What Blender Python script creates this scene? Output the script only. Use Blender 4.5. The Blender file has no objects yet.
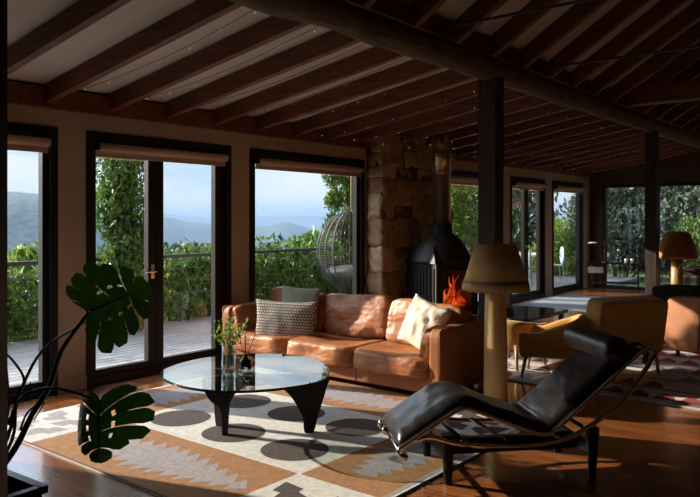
import bpy, bmesh, math, random
from mathutils import Vector, Matrix, Euler, noise
random.seed(7)
PI = math.pi
S = bpy.context.scene
COL = S.collection
# ---------------------------------------------------------------- camera
FPX, EYE, HZ, TH = 715.0, 1.5, 220.0, math.atan(575/715)
cam = bpy.data.objects.new('camera', bpy.data.cameras.new('camera')); COL.objects.link(cam)
cam.location = (0, 0, EYE); cam.rotation_euler = (PI/2, 0, TH)
cam.data.sensor_width = 36; cam.data.lens = FPX/700*36
cam.data.shift_y = -(248.5-HZ)/700
cam.data.clip_start = .05; cam.data.clip_end = 9000
S.camera = cam
F = (-math.sin(TH), math.cos(TH)); R = (math.cos(TH), math.sin(TH))
def at(u, v, d):                       # a point of the place from survey angles and a distance
    l = (u-350)/FPX*d
    return Vector((d*F[0]+l*R[0], d*F[1]+l*R[1], EYE-(v-HZ)*d/FPX))
def onx(u, v, x):
    t = (u-350)/FPX
    k = x/(F[0]+t*R[0]); return Vector((x, k*(F[1]+t*R[1]), EYE+(HZ-v)/FPX*k))

# ---------------------------------------------------------------- materials
MATS = {}
def nodes(name):
    m = bpy.data.materials.new(name); m.use_nodes = True
    nt = m.node_tree; b = nt.nodes['Principled BSDF']; MATS[name] = m
    return m, nt, b
def N(nt, t, **k):
    n = nt.nodes.new(t)
    for a, b in k.items():
        if a in n.inputs.keys() if hasattr(n.inputs, 'keys') else False: n.inputs[a].default_value = b
        else: setattr(n, a, b)
    return n
def ramp(nt, stops):
    r = nt.nodes.new('ShaderNodeValToRGB'); e = r.color_ramp.elements
    while len(e) < len(stops): e.new(.5)
    for q, (p, c) in zip(e, stops): q.position = p; q.color = (*c, 1)
    return r
def mat(name, c1, c2=None, rough=.6, scale=4, stretch=(1,1,1), metal=0, bump=0, bscale=None, sheen=0, detail=4, spec=.5, coat=0, lo=.35, hi=.65):
    m, nt, b = nodes(name)
    b.inputs['Roughness'].default_value = rough; b.inputs['Metallic'].default_value = metal
    b.inputs['Specular IOR Level'].default_value = spec
    if coat: b.inputs['Coat Weight'].default_value = coat; b.inputs['Coat Roughness'].default_value = .15
    if sheen: b.inputs['Sheen Weight'].default_value = sheen
    tc = nt.nodes.new('ShaderNodeTexCoord'); mp = nt.nodes.new('ShaderNodeMapping'); mp.inputs['Scale'].default_value = stretch
    nt.links.new(tc.outputs['Object'], mp.inputs[0])
    n = nt.nodes.new('ShaderNodeTexNoise'); n.inputs['Scale'].default_value = scale; n.inputs['Detail'].default_value = detail
    nt.links.new(mp.outputs[0], n.inputs[0])
    r = ramp(nt, [(lo, c1), (hi, c2 or c1)]); nt.links.new(n.outputs['Fac'], r.inputs[0]); nt.links.new(r.outputs[0], b.inputs['Base Color'])
    if bump:
        n2 = nt.nodes.new('ShaderNodeTexNoise'); n2.inputs['Scale'].default_value = bscale or scale*6; n2.inputs['Detail'].default_value = 5
        nt.links.new(mp.outputs[0], n2.inputs[0])
        bp = nt.nodes.new('ShaderNodeBump'); bp.inputs['Strength'].default_value = bump; bp.inputs['Distance'].default_value = .01
        nt.links.new(n2.outputs['Fac'], bp.inputs['Height']); nt.links.new(bp.outputs[0], b.inputs['Normal'])
    return m
def attr_mat(name, c1, c2, rough=.6, bump=.0, bscale=30, transl=0, spec=.5):
    m, nt, b = nodes(name); b.inputs['Roughness'].default_value = rough; b.inputs['Specular IOR Level'].default_value = spec
    a = nt.nodes.new('ShaderNodeAttribute'); a.attribute_name = 'tone'
    r = ramp(nt, [(0, c1), (1, c2)]); nt.links.new(a.outputs['Fac'], r.inputs[0])
    col = r.outputs[0]
    if bump:
        tc = nt.nodes.new('ShaderNodeTexCoord'); n2 = nt.nodes.new('ShaderNodeTexNoise'); n2.inputs['Scale'].default_value = bscale; n2.inputs['Detail'].default_value = 6
        nt.links.new(tc.outputs['Object'], n2.inputs[0])
        mx = nt.nodes.new('ShaderNodeMix'); mx.data_type = 'RGBA'; mx.blend_type = 'MULTIPLY'; mx.inputs[0].default_value = .7
        r2 = ramp(nt, [(.3, (.45,.4,.36)), (.65, (1,1,1))]); nt.links.new(n2.outputs['Fac'], r2.inputs[0])
        nt.links.new(col, mx.inputs[6]); nt.links.new(r2.outputs[0], mx.inputs[7]); col = mx.outputs[2]
        bp = nt.nodes.new('ShaderNodeBump'); bp.inputs['Strength'].default_value = bump; bp.inputs['Distance'].default_value = .03
        nt.links.new(n2.outputs['Fac'], bp.inputs['Height']); nt.links.new(bp.outputs[0], b.inputs['Normal'])
    nt.links.new(col, b.inputs['Base Color'])
    if transl:
        t = nt.nodes.new('ShaderNodeBsdfTranslucent'); nt.links.new(col, t.inputs[0])
        mx = nt.nodes.new('ShaderNodeMixShader'); mx.inputs[0].default_value = transl
        out = nt.nodes['Material Output']
        nt.links.new(b.outputs[0], mx.inputs[1]); nt.links.new(t.outputs[0], mx.inputs[2]); nt.links.new(mx.outputs[0], out.inputs[0])
    return m
def glass(name, tint=(.97,.98,.97), refl=1.0, ior=1.5):
    m, nt, b = nodes(name); nt.nodes.remove(b); out = nt.nodes['Material Output']
    t = nt.nodes.new('ShaderNodeBsdfTransparent'); t.inputs[0].default_value = (*tint, 1)
    g = nt.nodes.new('ShaderNodeBsdfGlossy'); g.inputs['Roughness'].default_value = .01; g.inputs[0].default_value = (.95,.97,1,1)
    lw = nt.nodes.new('ShaderNodeLayerWeight'); lw.inputs[0].default_value = .5
    pw = nt.nodes.new('ShaderNodeMath'); pw.operation = 'POWER'; pw.inputs[1].default_value = 5; nt.links.new(lw.outputs['Facing'], pw.inputs[0])
    ma = nt.nodes.new('ShaderNodeMath'); ma.operation = 'MULTIPLY_ADD'; ma.inputs[1].default_value = .95; ma.inputs[2].default_value = ((ior-1)/(ior+1))**2; nt.links.new(pw.outputs[0], ma.inputs[0])
    mu = nt.nodes.new('ShaderNodeMath'); mu.operation = 'MULTIPLY'; mu.use_clamp = True; mu.inputs[1].default_value = refl; nt.links.new(ma.outputs[0], mu.inputs[0])
    mx = nt.nodes.new('ShaderNodeMixShader'); nt.links.new(mu.outputs[0], mx.inputs[0])
    nt.links.new(t.outputs[0], mx.inputs[1]); nt.links.new(g.outputs[0], mx.inputs[2]); nt.links.new(mx.outputs[0], out.inputs[0])
    return m
def emit(name, c, s, c2=None):
    m, nt, b = nodes(name); b.inputs['Base Color'].default_value = (0.02,.01,.01,1)
    b.inputs['Emission Color'].default_value = (*c, 1); b.inputs['Emission Strength'].default_value = s
    if c2:
        tc = nt.nodes.new('ShaderNodeTexCoord'); n = nt.nodes.new('ShaderNodeTexNoise'); n.inputs['Scale'].default_value = 16; n.inputs['Detail'].default_value = 3
        nt.links.new(tc.outputs['Object'], n.inputs[0]); r = ramp(nt, [(.4, c2), (.62, c)]); nt.links.new(n.outputs['Fac'], r.inputs[0]); nt.links.new(r.outputs[0], b.inputs['Emission Color'])
    return m

plaster = mat('plaster', (.40,.285,.20), (.44,.315,.225), .85, 3, bump=.05, bscale=60)
ceilpaint = mat('ceiling_paint', (.52,.46,.40), (.60,.53,.46), .8, 2, stretch=(.4,3,1))
rafterwood = mat('rafter_wood', (.085,.021,.006), (.19,.052,.015), .55, 3, stretch=(1,9,9), bump=.1)
rafterwood_steep = rafterwood
logwood = mat('rough_log_wood', (.05,.03,.016), (.13,.085,.045), .8, 4, stretch=(8,1,8), bump=.7, bscale=9)
postwood = mat('dark_post_wood', (.018,.010,.007), (.05,.026,.015), .6, 4, stretch=(8,8,.8), bump=.5, bscale=8)
blackpaint = mat('black_frame_paint', (.008,.007,.008), (.012,.010,.010), .5, spec=.25)
sashwood = mat('dark_sash_paint', (.010,.007,.006), (.016,.010,.007), .5, spec=.25)
farwood = mat('dark_panel_wood', (.045,.022,.012), (.075,.036,.018), .6, 3, stretch=(9,9,1))
blindfab = mat('blind_fabric', (.50,.34,.25), (.54,.37,.27), .9, 8)
leather = mat('tan_leather', (.34,.112,.032), (.46,.175,.058), .46, 5, bump=.35, bscale=38, spec=.5)
leather_dk = mat('tan_leather_side', (.30,.10,.032), (.38,.14,.046), .58, 4, bump=.15, bscale=40, spec=.35)
stitch = mat('leather_seam', (.20,.07,.03), None, .6)
blackleather = mat('black_leather', (.008,.008,.009), (.014,.014,.016), .28, 6, bump=.3, bscale=26, spec=.6)
chrome = mat('chrome', (.78,.77,.76), None, .16, metal=1)
darkmetal = mat('black_metal', (.012,.011,.011), (.02,.018,.017), .45, metal=.4)
ebony = mat('ebonised_wood', (.006,.005,.005), (.010,.008,.008), .38, spec=.25)
mustard = mat('mustard_wool', (.55,.27,.045), (.63,.33,.065), .85, 20, sheen=.3, bump=.2, bscale=200)
oak = mat('honey_oak', (.36,.18,.065), (.48,.26,.10), .45, 5, stretch=(6,6,1))
shadefab = mat('ochre_shade_fabric', (.66,.39,.15), (.72,.44,.17), .9, 10)
fringe_m = mat('ochre_fringe', (.42,.27,.12), (.60,.40,.18), .9, 90, stretch=(1,1,.05))
lampwood = mat('pale_lamp_wood', (.60,.38,.14), (.68,.45,.18), .5, 3, stretch=(6,6,1))
sage = mat('sage_linen', (.28,.27,.19), (.34,.325,.23), .95, 30, bump=.3, bscale=120)
cream = mat('cream_linen', (.70,.63,.49), (.78,.71,.57), .95, 20, bump=.35, bscale=60)
darkgreen = mat('dark_green_cloth', (.025,.028,.012), (.04,.042,.02), .9, 20)
greycloth = mat('grey_cloth', (.22,.23,.22), (.34,.34,.32), .9, 9)
rugred = mat('rug_red', (.26,.045,.03), (.33,.06,.04), .95, 40)
rugcream = mat('rug_cream', (.55,.48,.42), (.65,.58,.52), .95, 40)
rugochre = mat('rug_ochre', (.28,.132,.05), (.37,.18,.072), .95, 30, bump=.3, bscale=160)
rugwhite = mat('rug_white', (.52,.50,.48), (.66,.635,.60), .95, 30, bump=.3, bscale=160)
ruggrey = mat('rug_grey', (.27,.24,.26), (.36,.325,.34), .95, 40, bump=.3, bscale=160)
rugbrown = mat('rug_brown', (.045,.032,.032), (.075,.052,.050), .95, 40, bump=.3, bscale=160)
rugslate = mat('rug_slate', (.20,.23,.28), (.27,.30,.36), .95, 30)
deckwood = mat('weathered_deck', (.20,.20,.22), (.38,.38,.40), .7, 3, stretch=(14,.7,1))
railmetal = mat('rail_metal', (.03,.035,.04), None, .4)
leaf = attr_mat('leaf_green', (.012,.034,.008), (.14,.25,.038), .45, transl=.35)
leaf_yel = attr_mat('leaf_light_green', (.05,.10,.015), (.34,.45,.07), .45, transl=.4)
leaf_grey = attr_mat('leaf_grey_green', (.014,.028,.018), (.14,.19,.12), .6, transl=.25)
monst = attr_mat('monstera_leaf', (.026,.085,.012), (.055,.16,.022), .34, transl=.42)
stemgreen = mat('plant_stem', (.05,.10,.07), (.08,.14,.10), .35)
bark = mat('bark', (.06,.045,.03), (.16,.13,.10), .9, 6, stretch=(5,5,1), bump=.5)
stone = attr_mat('sandstone', (.30,.17,.08), (.56,.38,.22), .85, bump=1.0, bscale=9)
mortar = mat('mortar', (.10,.06,.035), (.16,.10,.06), .95, 8, bump=.5)
steel = mat('flue_steel', (.34,.26,.18), (.42,.33,.23), .30, 2, stretch=(8,8,.3), metal=.9)
castiron = mat('cast_iron', (.008,.007,.007), (.015,.013,.012), .55, bump=.1)
grass = mat('grass', (.035,.06,.015), (.09,.13,.03), .95, .4)
forest = mat('forest_hill', (.006,.018,.012), (.06,.10,.05), .95, .12, detail=12, bump=1, bscale=.3, lo=.42, hi=.62)
farhill = mat('distant_forest', (.015,.03,.02), (.06,.09,.05), .95, .01, detail=10)
rooftile = mat('red_roof_tile', (.42,.10,.06), (.60,.19,.12), .8, 12)
whitepaint = mat('white_paint', (.75,.75,.74), None, .6)
wicker = mat('grey_wicker', (.045,.045,.05), (.07,.07,.075), .6)
bluesteel = mat('pale_blue_metal', (.35,.45,.52), None, .4)
glassw = glass('window_glass', (.93,.95,.95), .9)
glasst = glass('table_glass', (.94,.985,.97), 1.3, 1.52)
glassedge = mat('glass_edge_green', (.004,.05,.045), None, .1)
glassv = glass('vase_glass', (.93,.97,.95), 1.2, 1.45)
black_gloss = mat('black_lacquer', (.006,.006,.007), None, .12)
brass = mat('aged_brass', (.45,.30,.12), None, .3, metal=1)
bulb_m = emit('bulb_glow', (1,.82,.6), .6)
fire_m = emit('flame', (1,.08,.01), .55, (.25,.005,.0))
fire_hot = emit('flame_core', (1,.15,.02), .8, (.7,.04,.005))
planterwood = mat('charred_timber', (.012,.011,.012), (.022,.018,.018), .4, 4, stretch=(1,8,1))
soil = mat('soil', (.02,.012,.008), None, .95)

def floor_mat():
    m, nt, b = nodes('floorboards')
    tc = nt.nodes.new('ShaderNodeTexCoord'); br = nt.nodes.new('ShaderNodeTexBrick')
    br.offset = .37; br.inputs['Scale'].default_value = 1; br.inputs['Brick Width'].default_value = 2.1; br.inputs['Row Height'].default_value = .13
    br.inputs['Mortar Size'].default_value = .0022; br.inputs['Mortar Smooth'].default_value = .2; br.inputs['Bias'].default_value = 0
    br.inputs['Color1'].default_value = (.22,.072,.022,1); br.inputs['Color2'].default_value = (.34,.125,.042,1); br.inputs['Mortar'].default_value = (.02,.008,.004,1)
    nt.links.new(tc.outputs['Object'], br.inputs[0])
    mp = nt.nodes.new('ShaderNodeMapping'); mp.inputs['Scale'].default_value = (1.2, 16, 1); nt.links.new(tc.outputs['Object'], mp.inputs[0])
    n = nt.nodes.new('ShaderNodeTexNoise'); n.inputs['Scale'].default_value = 2.5; n.inputs['Detail'].default_value = 6; nt.links.new(mp.outputs[0], n.inputs[0])
    r = ramp(nt, [(.3, (.6,.55,.5)), (.7, (1.15,1.1,1.05))]); nt.links.new(n.outputs['Fac'], r.inputs[0])
    mx = nt.nodes.new('ShaderNodeMix'); mx.data_type = 'RGBA'; mx.blend_type = 'MULTIPLY'; mx.inputs[0].default_value = 1
    nt.links.new(br.outputs['Color'], mx.inputs[6]); nt.links.new(r.outputs[0], mx.inputs[7]); nt.links.new(mx.outputs[2], b.inputs['Base Color'])
    b.inputs['Roughness'].default_value = .26; b.inputs['Specular IOR Level'].default_value = .6; b.inputs['Coat Weight'].default_value = .7; b.inputs['Coat Roughness'].default_value = .12
    bp = nt.nodes.new('ShaderNodeBump'); bp.inputs['Strength'].default_value = .25; bp.inputs['Distance'].default_value = .003; bp.invert = True
    nt.links.new(br.outputs['Fac'], bp.inputs['Height']); nt.links.new(bp.outputs[0], b.inputs['Normal'])
    return m
floorm = floor_mat()
def weave_mat():
    m, nt, b = nodes('basket_weave'); tc = nt.nodes.new('ShaderNodeTexCoord')
    br = nt.nodes.new('ShaderNodeTexBrick'); br.offset = .5
    br.inputs['Scale'].default_value = 1; br.inputs['Brick Width'].default_value = .032; br.inputs['Row Height'].default_value = .028; br.inputs['Mortar Size'].default_value = .0065; br.inputs['Mortar Smooth'].default_value = .6
    br.inputs['Color1'].default_value = (.46,.41,.36,1); br.inputs['Color2'].default_value = (.39,.35,.30,1); br.inputs['Mortar'].default_value = (.10,.08,.07,1)
    nt.links.new(tc.outputs['Object'], br.inputs[0]); nt.links.new(br.outputs['Color'], b.inputs['Base Color']); b.inputs['Roughness'].default_value = .95
    bp = nt.nodes.new('ShaderNodeBump'); bp.inputs['Strength'].default_value = .8; bp.inputs['Distance'].default_value = .006; bp.invert = True
    nt.links.new(br.outputs['Fac'], bp.inputs['Height']); nt.links.new(bp.outputs[0], b.inputs['Normal'])
    return m
weave = weave_mat()

# ---------------------------------------------------------------- mesh builder
class MB:
    def __init__(s): s.v = []; s.f = []; s.m = []; s.t = []; s.mats = []
    def mi(s, m):
        if m is None: return 0
        if m not in s.mats: s.mats.append(m)
        return s.mats.index(m)
    def add(s, vs, fs, m=None, tone=.5):
        o = len(s.v); s.v += [tuple(v) for v in vs]; s.t += [tone]*len(vs)
        s.f += [tuple(i+o for i in f) for f in fs]; s.m += [s.mi(m)]*len(fs)
    def box(s, a, b, m=None, M=None, tone=.5):
        x0,y0,z0 = a; x1,y1,z1 = b
        vs = [Vector(p) for p in ((x0,y0,z0),(x1,y0,z0),(x1,y1,z0),(x0,y1,z0),(x0,y0,z1),(x1,y0,z1),(x1,y1,z1),(x0,y1,z1))]
        if M: vs = [M@v for v in vs]
        s.add(vs, [(0,3,2,1),(4,5,6,7),(0,1,5,4),(1,2,6,5),(2,3,7,6),(3,0,4,7)], m, tone)
    def prism(s, poly, z0, z1, m=None, tone=.5, M=None):   # poly in xy, extruded in z
        n = len(poly); vs = [Vector((x,y,z0)) for x,y in poly]+[Vector((x,y,z1)) for x,y in poly]
        if M: vs = [M@v for v in vs]
        s.add(vs, [tuple(range(n-1,-1,-1)), tuple(range(n,2*n))]+[(i,(i+1)%n,n+(i+1)%n,n+i) for i in range(n)], m, tone)
    def tube(s, pts, r, seg=10, m=None, tone=.5, closed=False, flat=1.0):
        pts = [Vector(p) for p in pts]; n = len(pts); rs = r if isinstance(r, (list,tuple)) else [r]*n
        vs = []; up = None
        for i, p in enumerate(pts):
            a = pts[(i-1)%n] if (closed or i) else p; b = pts[(i+1)%n] if (closed or i < n-1) else p
            t = (b-a).normalized()
            if up is None:
                up = Vector((0,0,1)) if abs(t.z) < .9 else Vector((1,0,0))
            u = (up - t*up.dot(t)).normalized(); w = t.cross(u); up = u
            for k in range(seg):
                an = 2*PI*k/seg; vs.append(p + (u*math.cos(an)*flat + w*math.sin(an))*rs[i])
        fs = []
        for i in range(n if closed else n-1):
            j = (i+1)%n
            for k in range(seg):
                k2 = (k+1)%seg; fs.append((i*seg+k, i*seg+k2, j*seg+k2, j*seg+k))
        if not closed: fs += [tuple(range(seg-1,-1,-1)), tuple(range((n-1)*seg, n*seg))]
        s.add(vs, fs, m, tone)
    def lathe(s, prof, c=(0,0,0), seg=32, m=None, tone=.5, M=None, cap=True):
        n = len(prof); vs = []
        for r, z in prof:
            for k in range(seg):
                a = 2*PI*k/seg; vs.append(Vector((r*math.cos(a), r*math.sin(a), z)))
        if M: vs = [M@v for v in vs]
        vs = [v+Vector(c) for v in vs]
        fs = [(i*seg+k, i*seg+(k+1)%seg, (i+1)*seg+(k+1)%seg, (i+1)*seg+k) for i in range(n-1) for k in range(seg)]
        if cap: fs += [tuple(range(seg-1,-1,-1)), tuple(range((n-1)*seg, n*seg))]
        s.add(vs, fs, m, tone)
    def grid(s, fn, nu, nv, m=None, tone=.5, wrap=False):
        vs = [fn(i/nu, j/nv) for i in range(nu+1) for j in range(nv+1)]
        s.add(vs, [(i*(nv+1)+j, (i+1)*(nv+1)+j, (i+1)*(nv+1)+j+1, i*(nv+1)+j+1) for i in range(nu) for j in range(nv)], m, tone)
    def soft(s, c, h, p=.45, n=14, wr=.0, ws=6, M=None, m=None, seed=0, sag=0):   # upholstered block: rounded, slightly wrinkled box
        bm = bmesh.new(); bmesh.ops.create_cube(bm, size=2); bmesh.ops.subdivide_edges(bm, edges=bm.edges, cuts=n, use_grid_fill=True)
        vs = []
        for v in bm.verts:
            x,y,z = v.co
            L = (abs(x)**(1/p)+abs(y)**(1/p)+abs(z)**(1/p))**p
            q = Vector((x,y,z))/L
            q = Vector((q.x*h[0], q.y*h[1], q.z*h[2]))
            if wr:
                k = Vector((q.x*ws+seed, q.y*ws, q.z*ws*1.6))
                q += Vector((x,y,z)).normalized()*noise.noise(k)*wr*2
                q += Vector((x,y,z)).normalized()*(abs(noise.noise(k*2.7))-.2)*wr
            if sag and z > 0: q.z -= sag*(1-(x*x))*(1-(y*y))
            if M: q = M@q
            vs.append(q+Vector(c))
        bm.verts.index_update()
        s.add(vs, [tuple(v.index for v in f.verts) for f in bm.faces], m); bm.free()
    def pillow(s, w, h, t, n=18, wr=.01, M=None, m=None, seed=0, pinch=.08):
        for sd in (1,-1):
            def fn(a, b):
                x = a*2-1; y = b*2-1
                k = max(0,(1-x*x))**.42*max(0,(1-y*y))**.42
                X = x*(1-pinch*(1-y*y)**1)*w/2; Y = y*(1-pinch*(1-x*x))*h/2
                z = sd*k*t/2
                z += k*wr*noise.noise(Vector((X*9+seed, Y*9, sd*3)))*1.6 + k*wr*noise.noise(Vector((X*25+seed, Y*14, 5)))*.6
                q = Vector((X, Y, z)); return M@q if M else q
            nn = len(s.v); s.grid(fn, n, n, m)
            if sd < 0:
                # flip winding
                for q in range(len(s.f)-n*n, len(s.f)): s.f[q] = s.f[q][::-1]
    def build(s, name, m=None, parent=None, smooth=False, bevel=0, sub=0, merge=False, loc=None, solid=0):
        me = bpy.data.meshes.new(name); me.from_pydata(s.v, [], s.f)
        if m is not None and not s.mats: me.materials.append(m)
        for q in s.mats: me.materials.append(q)
        if len(s.mats) > 1: me.polygons.foreach_set('material_index', s.m)
        at_ = me.attributes.new('tone', 'FLOAT', 'POINT'); at_.data.foreach_set('value', s.t)
        if merge:
            bm = bmesh.new(); bm.from_mesh(me); bmesh.ops.remove_doubles(bm, verts=bm.verts, dist=.0004); bmesh.ops.recalc_face_normals(bm, faces=bm.faces); bm.to_mesh(me); bm.free()
        if smooth:
            me.polygons.foreach_set('use_smooth', [True]*len(me.polygons))
        me.update()
        o = bpy.data.objects.new(name, me); COL.objects.link(o)
        if parent: o.parent = parent
        if loc: o.location = loc
        if solid: q = o.modifiers.new('s', 'SOLIDIFY'); q.thickness = solid; q.offset = 0
        if bevel: q = o.modifiers.new('b', 'BEVEL'); q.width = bevel; q.segments = 3; q.limit_method = 'ANGLE'
        if sub: q = o.modifiers.new('u', 'SUBSURF'); q.levels = sub; q.render_levels = sub
        if smooth and bevel == 0 and sub == 0:
            pass
        return o
def auto(o, ang=40):
    me = o.data
    me.polygons.foreach_set('use_smooth', [True]*len(me.polygons))
    try: me.set_sharp_from_angle(angle=math.radians(ang))
    except Exception: pass
    return o
def thing(name, label, cat, loc=(0,0,0), rz=0, group=None):
    o = bpy.data.objects.new(name, None); COL.objects.link(o); o.empty_display_size = .1
    o.location = loc; o.rotation_euler = (0,0,rz); o['label'] = label; o['category'] = cat
    if group: o['group'] = group
    return o
def tag(o, label, cat, group=None):
    o['label'] = label; o['category'] = cat
    if group: o['group'] = group
    return o
def struct(o): o['kind'] = 'structure'; return o
def kids(o): return [c for c in bpy.data.objects if c.parent == o]
def dup(o, loc, rz=None, label=None, parent=None):
    c = o.copy(); COL.objects.link(c); c.location = loc
    if rz is not None: c.rotation_euler = (0,0,rz)
    if label: c['label'] = label
    def rec(a, b):
        for k in kids(a):
            q = k.copy(); COL.objects.link(q); q.parent = b; rec(k, q)
    rec(o, c)
    return c

# ================================================================ ROOM SHELL
XW, YF, YN, XR = -5.84, 15.83, -3.0, 5.2
HT = 2.30
m = MB(); m.box((XW-.15,YN-.15,-.12),(XR+.15,YF+.15,0)); struct(m.build('floor', floorm))
openings = [(1.55,3.23),(3.50,5.21),(5.48,7.56),(9.42,11.50),(11.87,13.40),(13.74,15.41)]
m = MB(); y = YN-.15
for a, b in openings: m.box((XW-.15,y,0),(XW,a,HT)); y = b
m.box((XW-.15,y,0),(XW,YF+.15,HT)); m.box((XW-.15,YN-.15,HT),(XW,YF+.15,2.64))
struct(m.build('wall_left', plaster, merge=False))
# skirting on the piers
m = MB(); y = YN
for a, b in openings:
    m.box((XW,y,0),(XW+.012,a,.11)); y = b
m.box((XW,y,0),(XW+.012,YF,.11)); struct(m.build('baseboard_left', plaster))
# far wall with wide window band
FW = [(-5.56,-4.56),(-4.44,-2.70),(-2.58,.6)]; FT = 2.27
def roofz(x):     # underside of the ceiling boards
    if x < -3.15: return 2.64+.162*(x-XW)
    if x < 1.1: return 3.08+.64*(x+3.15)
    return 3.08+.64*4.25-.64*(x-1.1)
m = MB(); x = XW-.15
for a, b in FW: m.box((x,YF,0),(a,YF+.15,FT)); x = b
m.box((x,YF,0),(XR+.15,YF+.15,FT))
pts = [(XW-.15,FT),(XR+.15,FT),(XR+.15,roofz(XR)),(1.1,roofz(1.1)),(-3.15,roofz(-3.15)),(XW-.15,roofz(XW))]
Mx = Matrix(((1,0,0,0),(0,0,1,0),(0,1,0,0),(0,0,0,1)))
m.prism(pts, YF, YF+.15, M=Mx); struct(m.build('wall_far', farwood))
m = MB(); pts2 = [(XW-.15,0),(XR+.15,0)]+pts[2:]; m.prism(pts2, YN-.15, YN, M=Mx); struct(m.build('wall_near', farwood))
m = MB(); m.box((XR,YN-.15,0),(XR+.15,YF+.15,roofz(XR))); struct(m.build('wall_right', farwood))
# ceiling boards
m = MB()
prof = [(XW-.15,roofz(XW)-.02),(-3.15,roofz(-3.15)),(1.1,roofz(1.1)),(XR+.15,roofz(XR)),(XR+.15,roofz(XR)+.12),(1.1,roofz(1.1)+.14),(-3.15,roofz(-3.15)+.13),(XW-.15,roofz(XW)+.1)]
m.prism(prof, YN-.15, YF+.15, M=Mx); struct(m.build('ceiling', ceilpaint))
# ledger along the window wall
m = MB(); m.box((XW,YN,2.45),(XW+.06,YF,2.62)); tag(m.build('ledger_board', rafterwood, bevel=.004), 'red-brown timber ledger board running above the windows where the low rafters end', 'beam')
# log beam (irregular)
def logbeam():
    m = MB(); pts = []; rs = []
    n = 90
    for i in range(n+1):
        y = YN+(YF-YN)*i/n
        pts.append((-3.2+.02*noise.noise(Vector((y*.6,0,0))), y, 2.95+.018*noise.noise(Vector((y*.9,3,0)))))
        rs.append(.142+.020*noise.noise(Vector((y*1.7,7,1))))
    m.tube(pts, rs, 14); return m.build('log_beam', logwood, smooth=True)
tag(logbeam(), 'rough hand-hewn log beam resting on the dark posts under the roof', 'beam')
m = MB(); m.box((-3.12,YN,2.98),(-3.03,YF,3.12)); struct(m.build('trim_1', rafterwood))
# posts
def post(x, y, label, w=.096):
    m = MB(); n = 24; pts = []
    vs = []
    for i in range(n+1):
        z = 2.86*i/n
        for k in range(12):
            a = 2*PI*(k+.5)/12; rr = w*(1.0+.06*noise.noise(Vector((math.cos(a)*2+x, math.sin(a)*2+y, z*1.5))))
            c, s_ = math.cos(a), math.sin(a); q = 1/max(abs(c), abs(s_))**.9*.93
            vs.append((x+rr*c*q, y+rr*s_*q, z))
    fs = [(i*12+k, i*12+(k+1)%12, (i+1)*12+(k+1)%12, (i+1)*12+k) for i in range(n) for k in range(12)]+[tuple(range(11,-1,-1)), tuple(range(n*12,n*12+12))]
    m.add(vs, fs); return tag(auto(m.build('timber_post', postwood), 50), label, 'post')
post(-3.2, 6.11, 'dark rough timber post rising behind the tall fringed lamp')
post(-3.2, 11.23, 'dark timber post further back, beside the dome-shaped lamp', .088)
# low rafters
def rafter(y, low):
    m = MB()
    if low: x0, x1, w, dz = XW+.02, -3.12, .034, .155
    else: x0, x1, w, dz = -3.03, 1.08, .036, .19
    z0, z1 = roofz(x0 if not low else x0), roofz(x1)
    if low: z1 = 2.64+.162*(x1-XW)
    vs = [(x0,-w,z0-dz),(x0,w,z0-dz),(x0,w,z0),(x0,-w,z0),(x1,-w,z1-dz),(x1,w,z1-dz),(x1,w,z1),(x1,-w,z1)]
    m.add(vs, [(0,3,2,1),(4,5,6,7),(0,1,5,4),(1,2,6,5),(2,3,7,6),(3,0,4,7)])
    o = m.build('low_rafter' if low else 'steep_rafter', rafterwood, bevel=.004); o.location.y = y
    return o
lo = tag(rafter(3.12, True), 'red-brown rafter in the low ceiling between window wall and log beam', 'rafter', 'low ceiling rafters')
hi = tag(rafter(3.30, False), 'red-brown rafter of the steep ceiling rising inward from the log beam', 'rafter', 'steep ceiling rafters')
for k in range(-2, 21):
    if k: dup(lo, (0, 3.12+.61*k, 0))
for k in range(1, 20): dup(hi, (0, 3.30+.632*k, 0))
# tie rods and tie beam
for i, (y, z, lab) in enumerate([(4.81,3.0,'thin dark tie rod crossing the steep ceiling, the nearer one'),(6.7,3.0,'thin dark tie rod crossing the steep ceiling, the farther one')]):
    m = MB(); m.tube([(-3.1,y,z),(5.0,y,z)], .012, 8); m.tube([(-3.08,y,z),(-3.0,y,z)], .03, 8); tag(m.build('tie_rod', darkmetal, smooth=True), lab, 'rod')
m = MB(); m.box((-3.05,9.55,3.0),(5.1,9.75,3.22)); tag(m.build('tie_beam', rafterwood, bevel=.01), 'heavy horizontal timber tie beam crossing the steep ceiling near the far post', 'beam')

# windows and doors
def frame_box(m, y0, y1, z0, z1, w, x0, x1, mt=None):
    m.box((x0,y0,z0),(x1,y0+w,z1),mt); m.box((x0,y1-w,z0),(x1,y1,z1),mt); m.box((x0,y0+w,z1-w),(x1,y1-w,z1),mt); m.box((x0,y0+w,z0),(x1,y1-w,z0+w),mt)
def pane(m, y0, y1, z0, z1, x): m.box((x-.004,y0,z0),(x+.004,y1,z1))
def window(n, a, b, rail=None, right=.07):
    m = MB(); frame_box(m, a, b, 0, HT, .07, XW-.14, XW+.012)
    frame_box(m, a+.07, b-.07, .07, HT-.07, .05, XW-.10, XW-.03)
    if rail: m.box((XW-.1,rail-.03,.07),(XW-.03,rail+.03,HT-.07))
    o = struct(m.build('window_%d'%n, blackpaint, bevel=.003))
    g = MB(); pane(g, a+.11, b-.11, .11, HT-.11, XW-.065); g.build('glass_pane', glassw, o)
    return o
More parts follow.
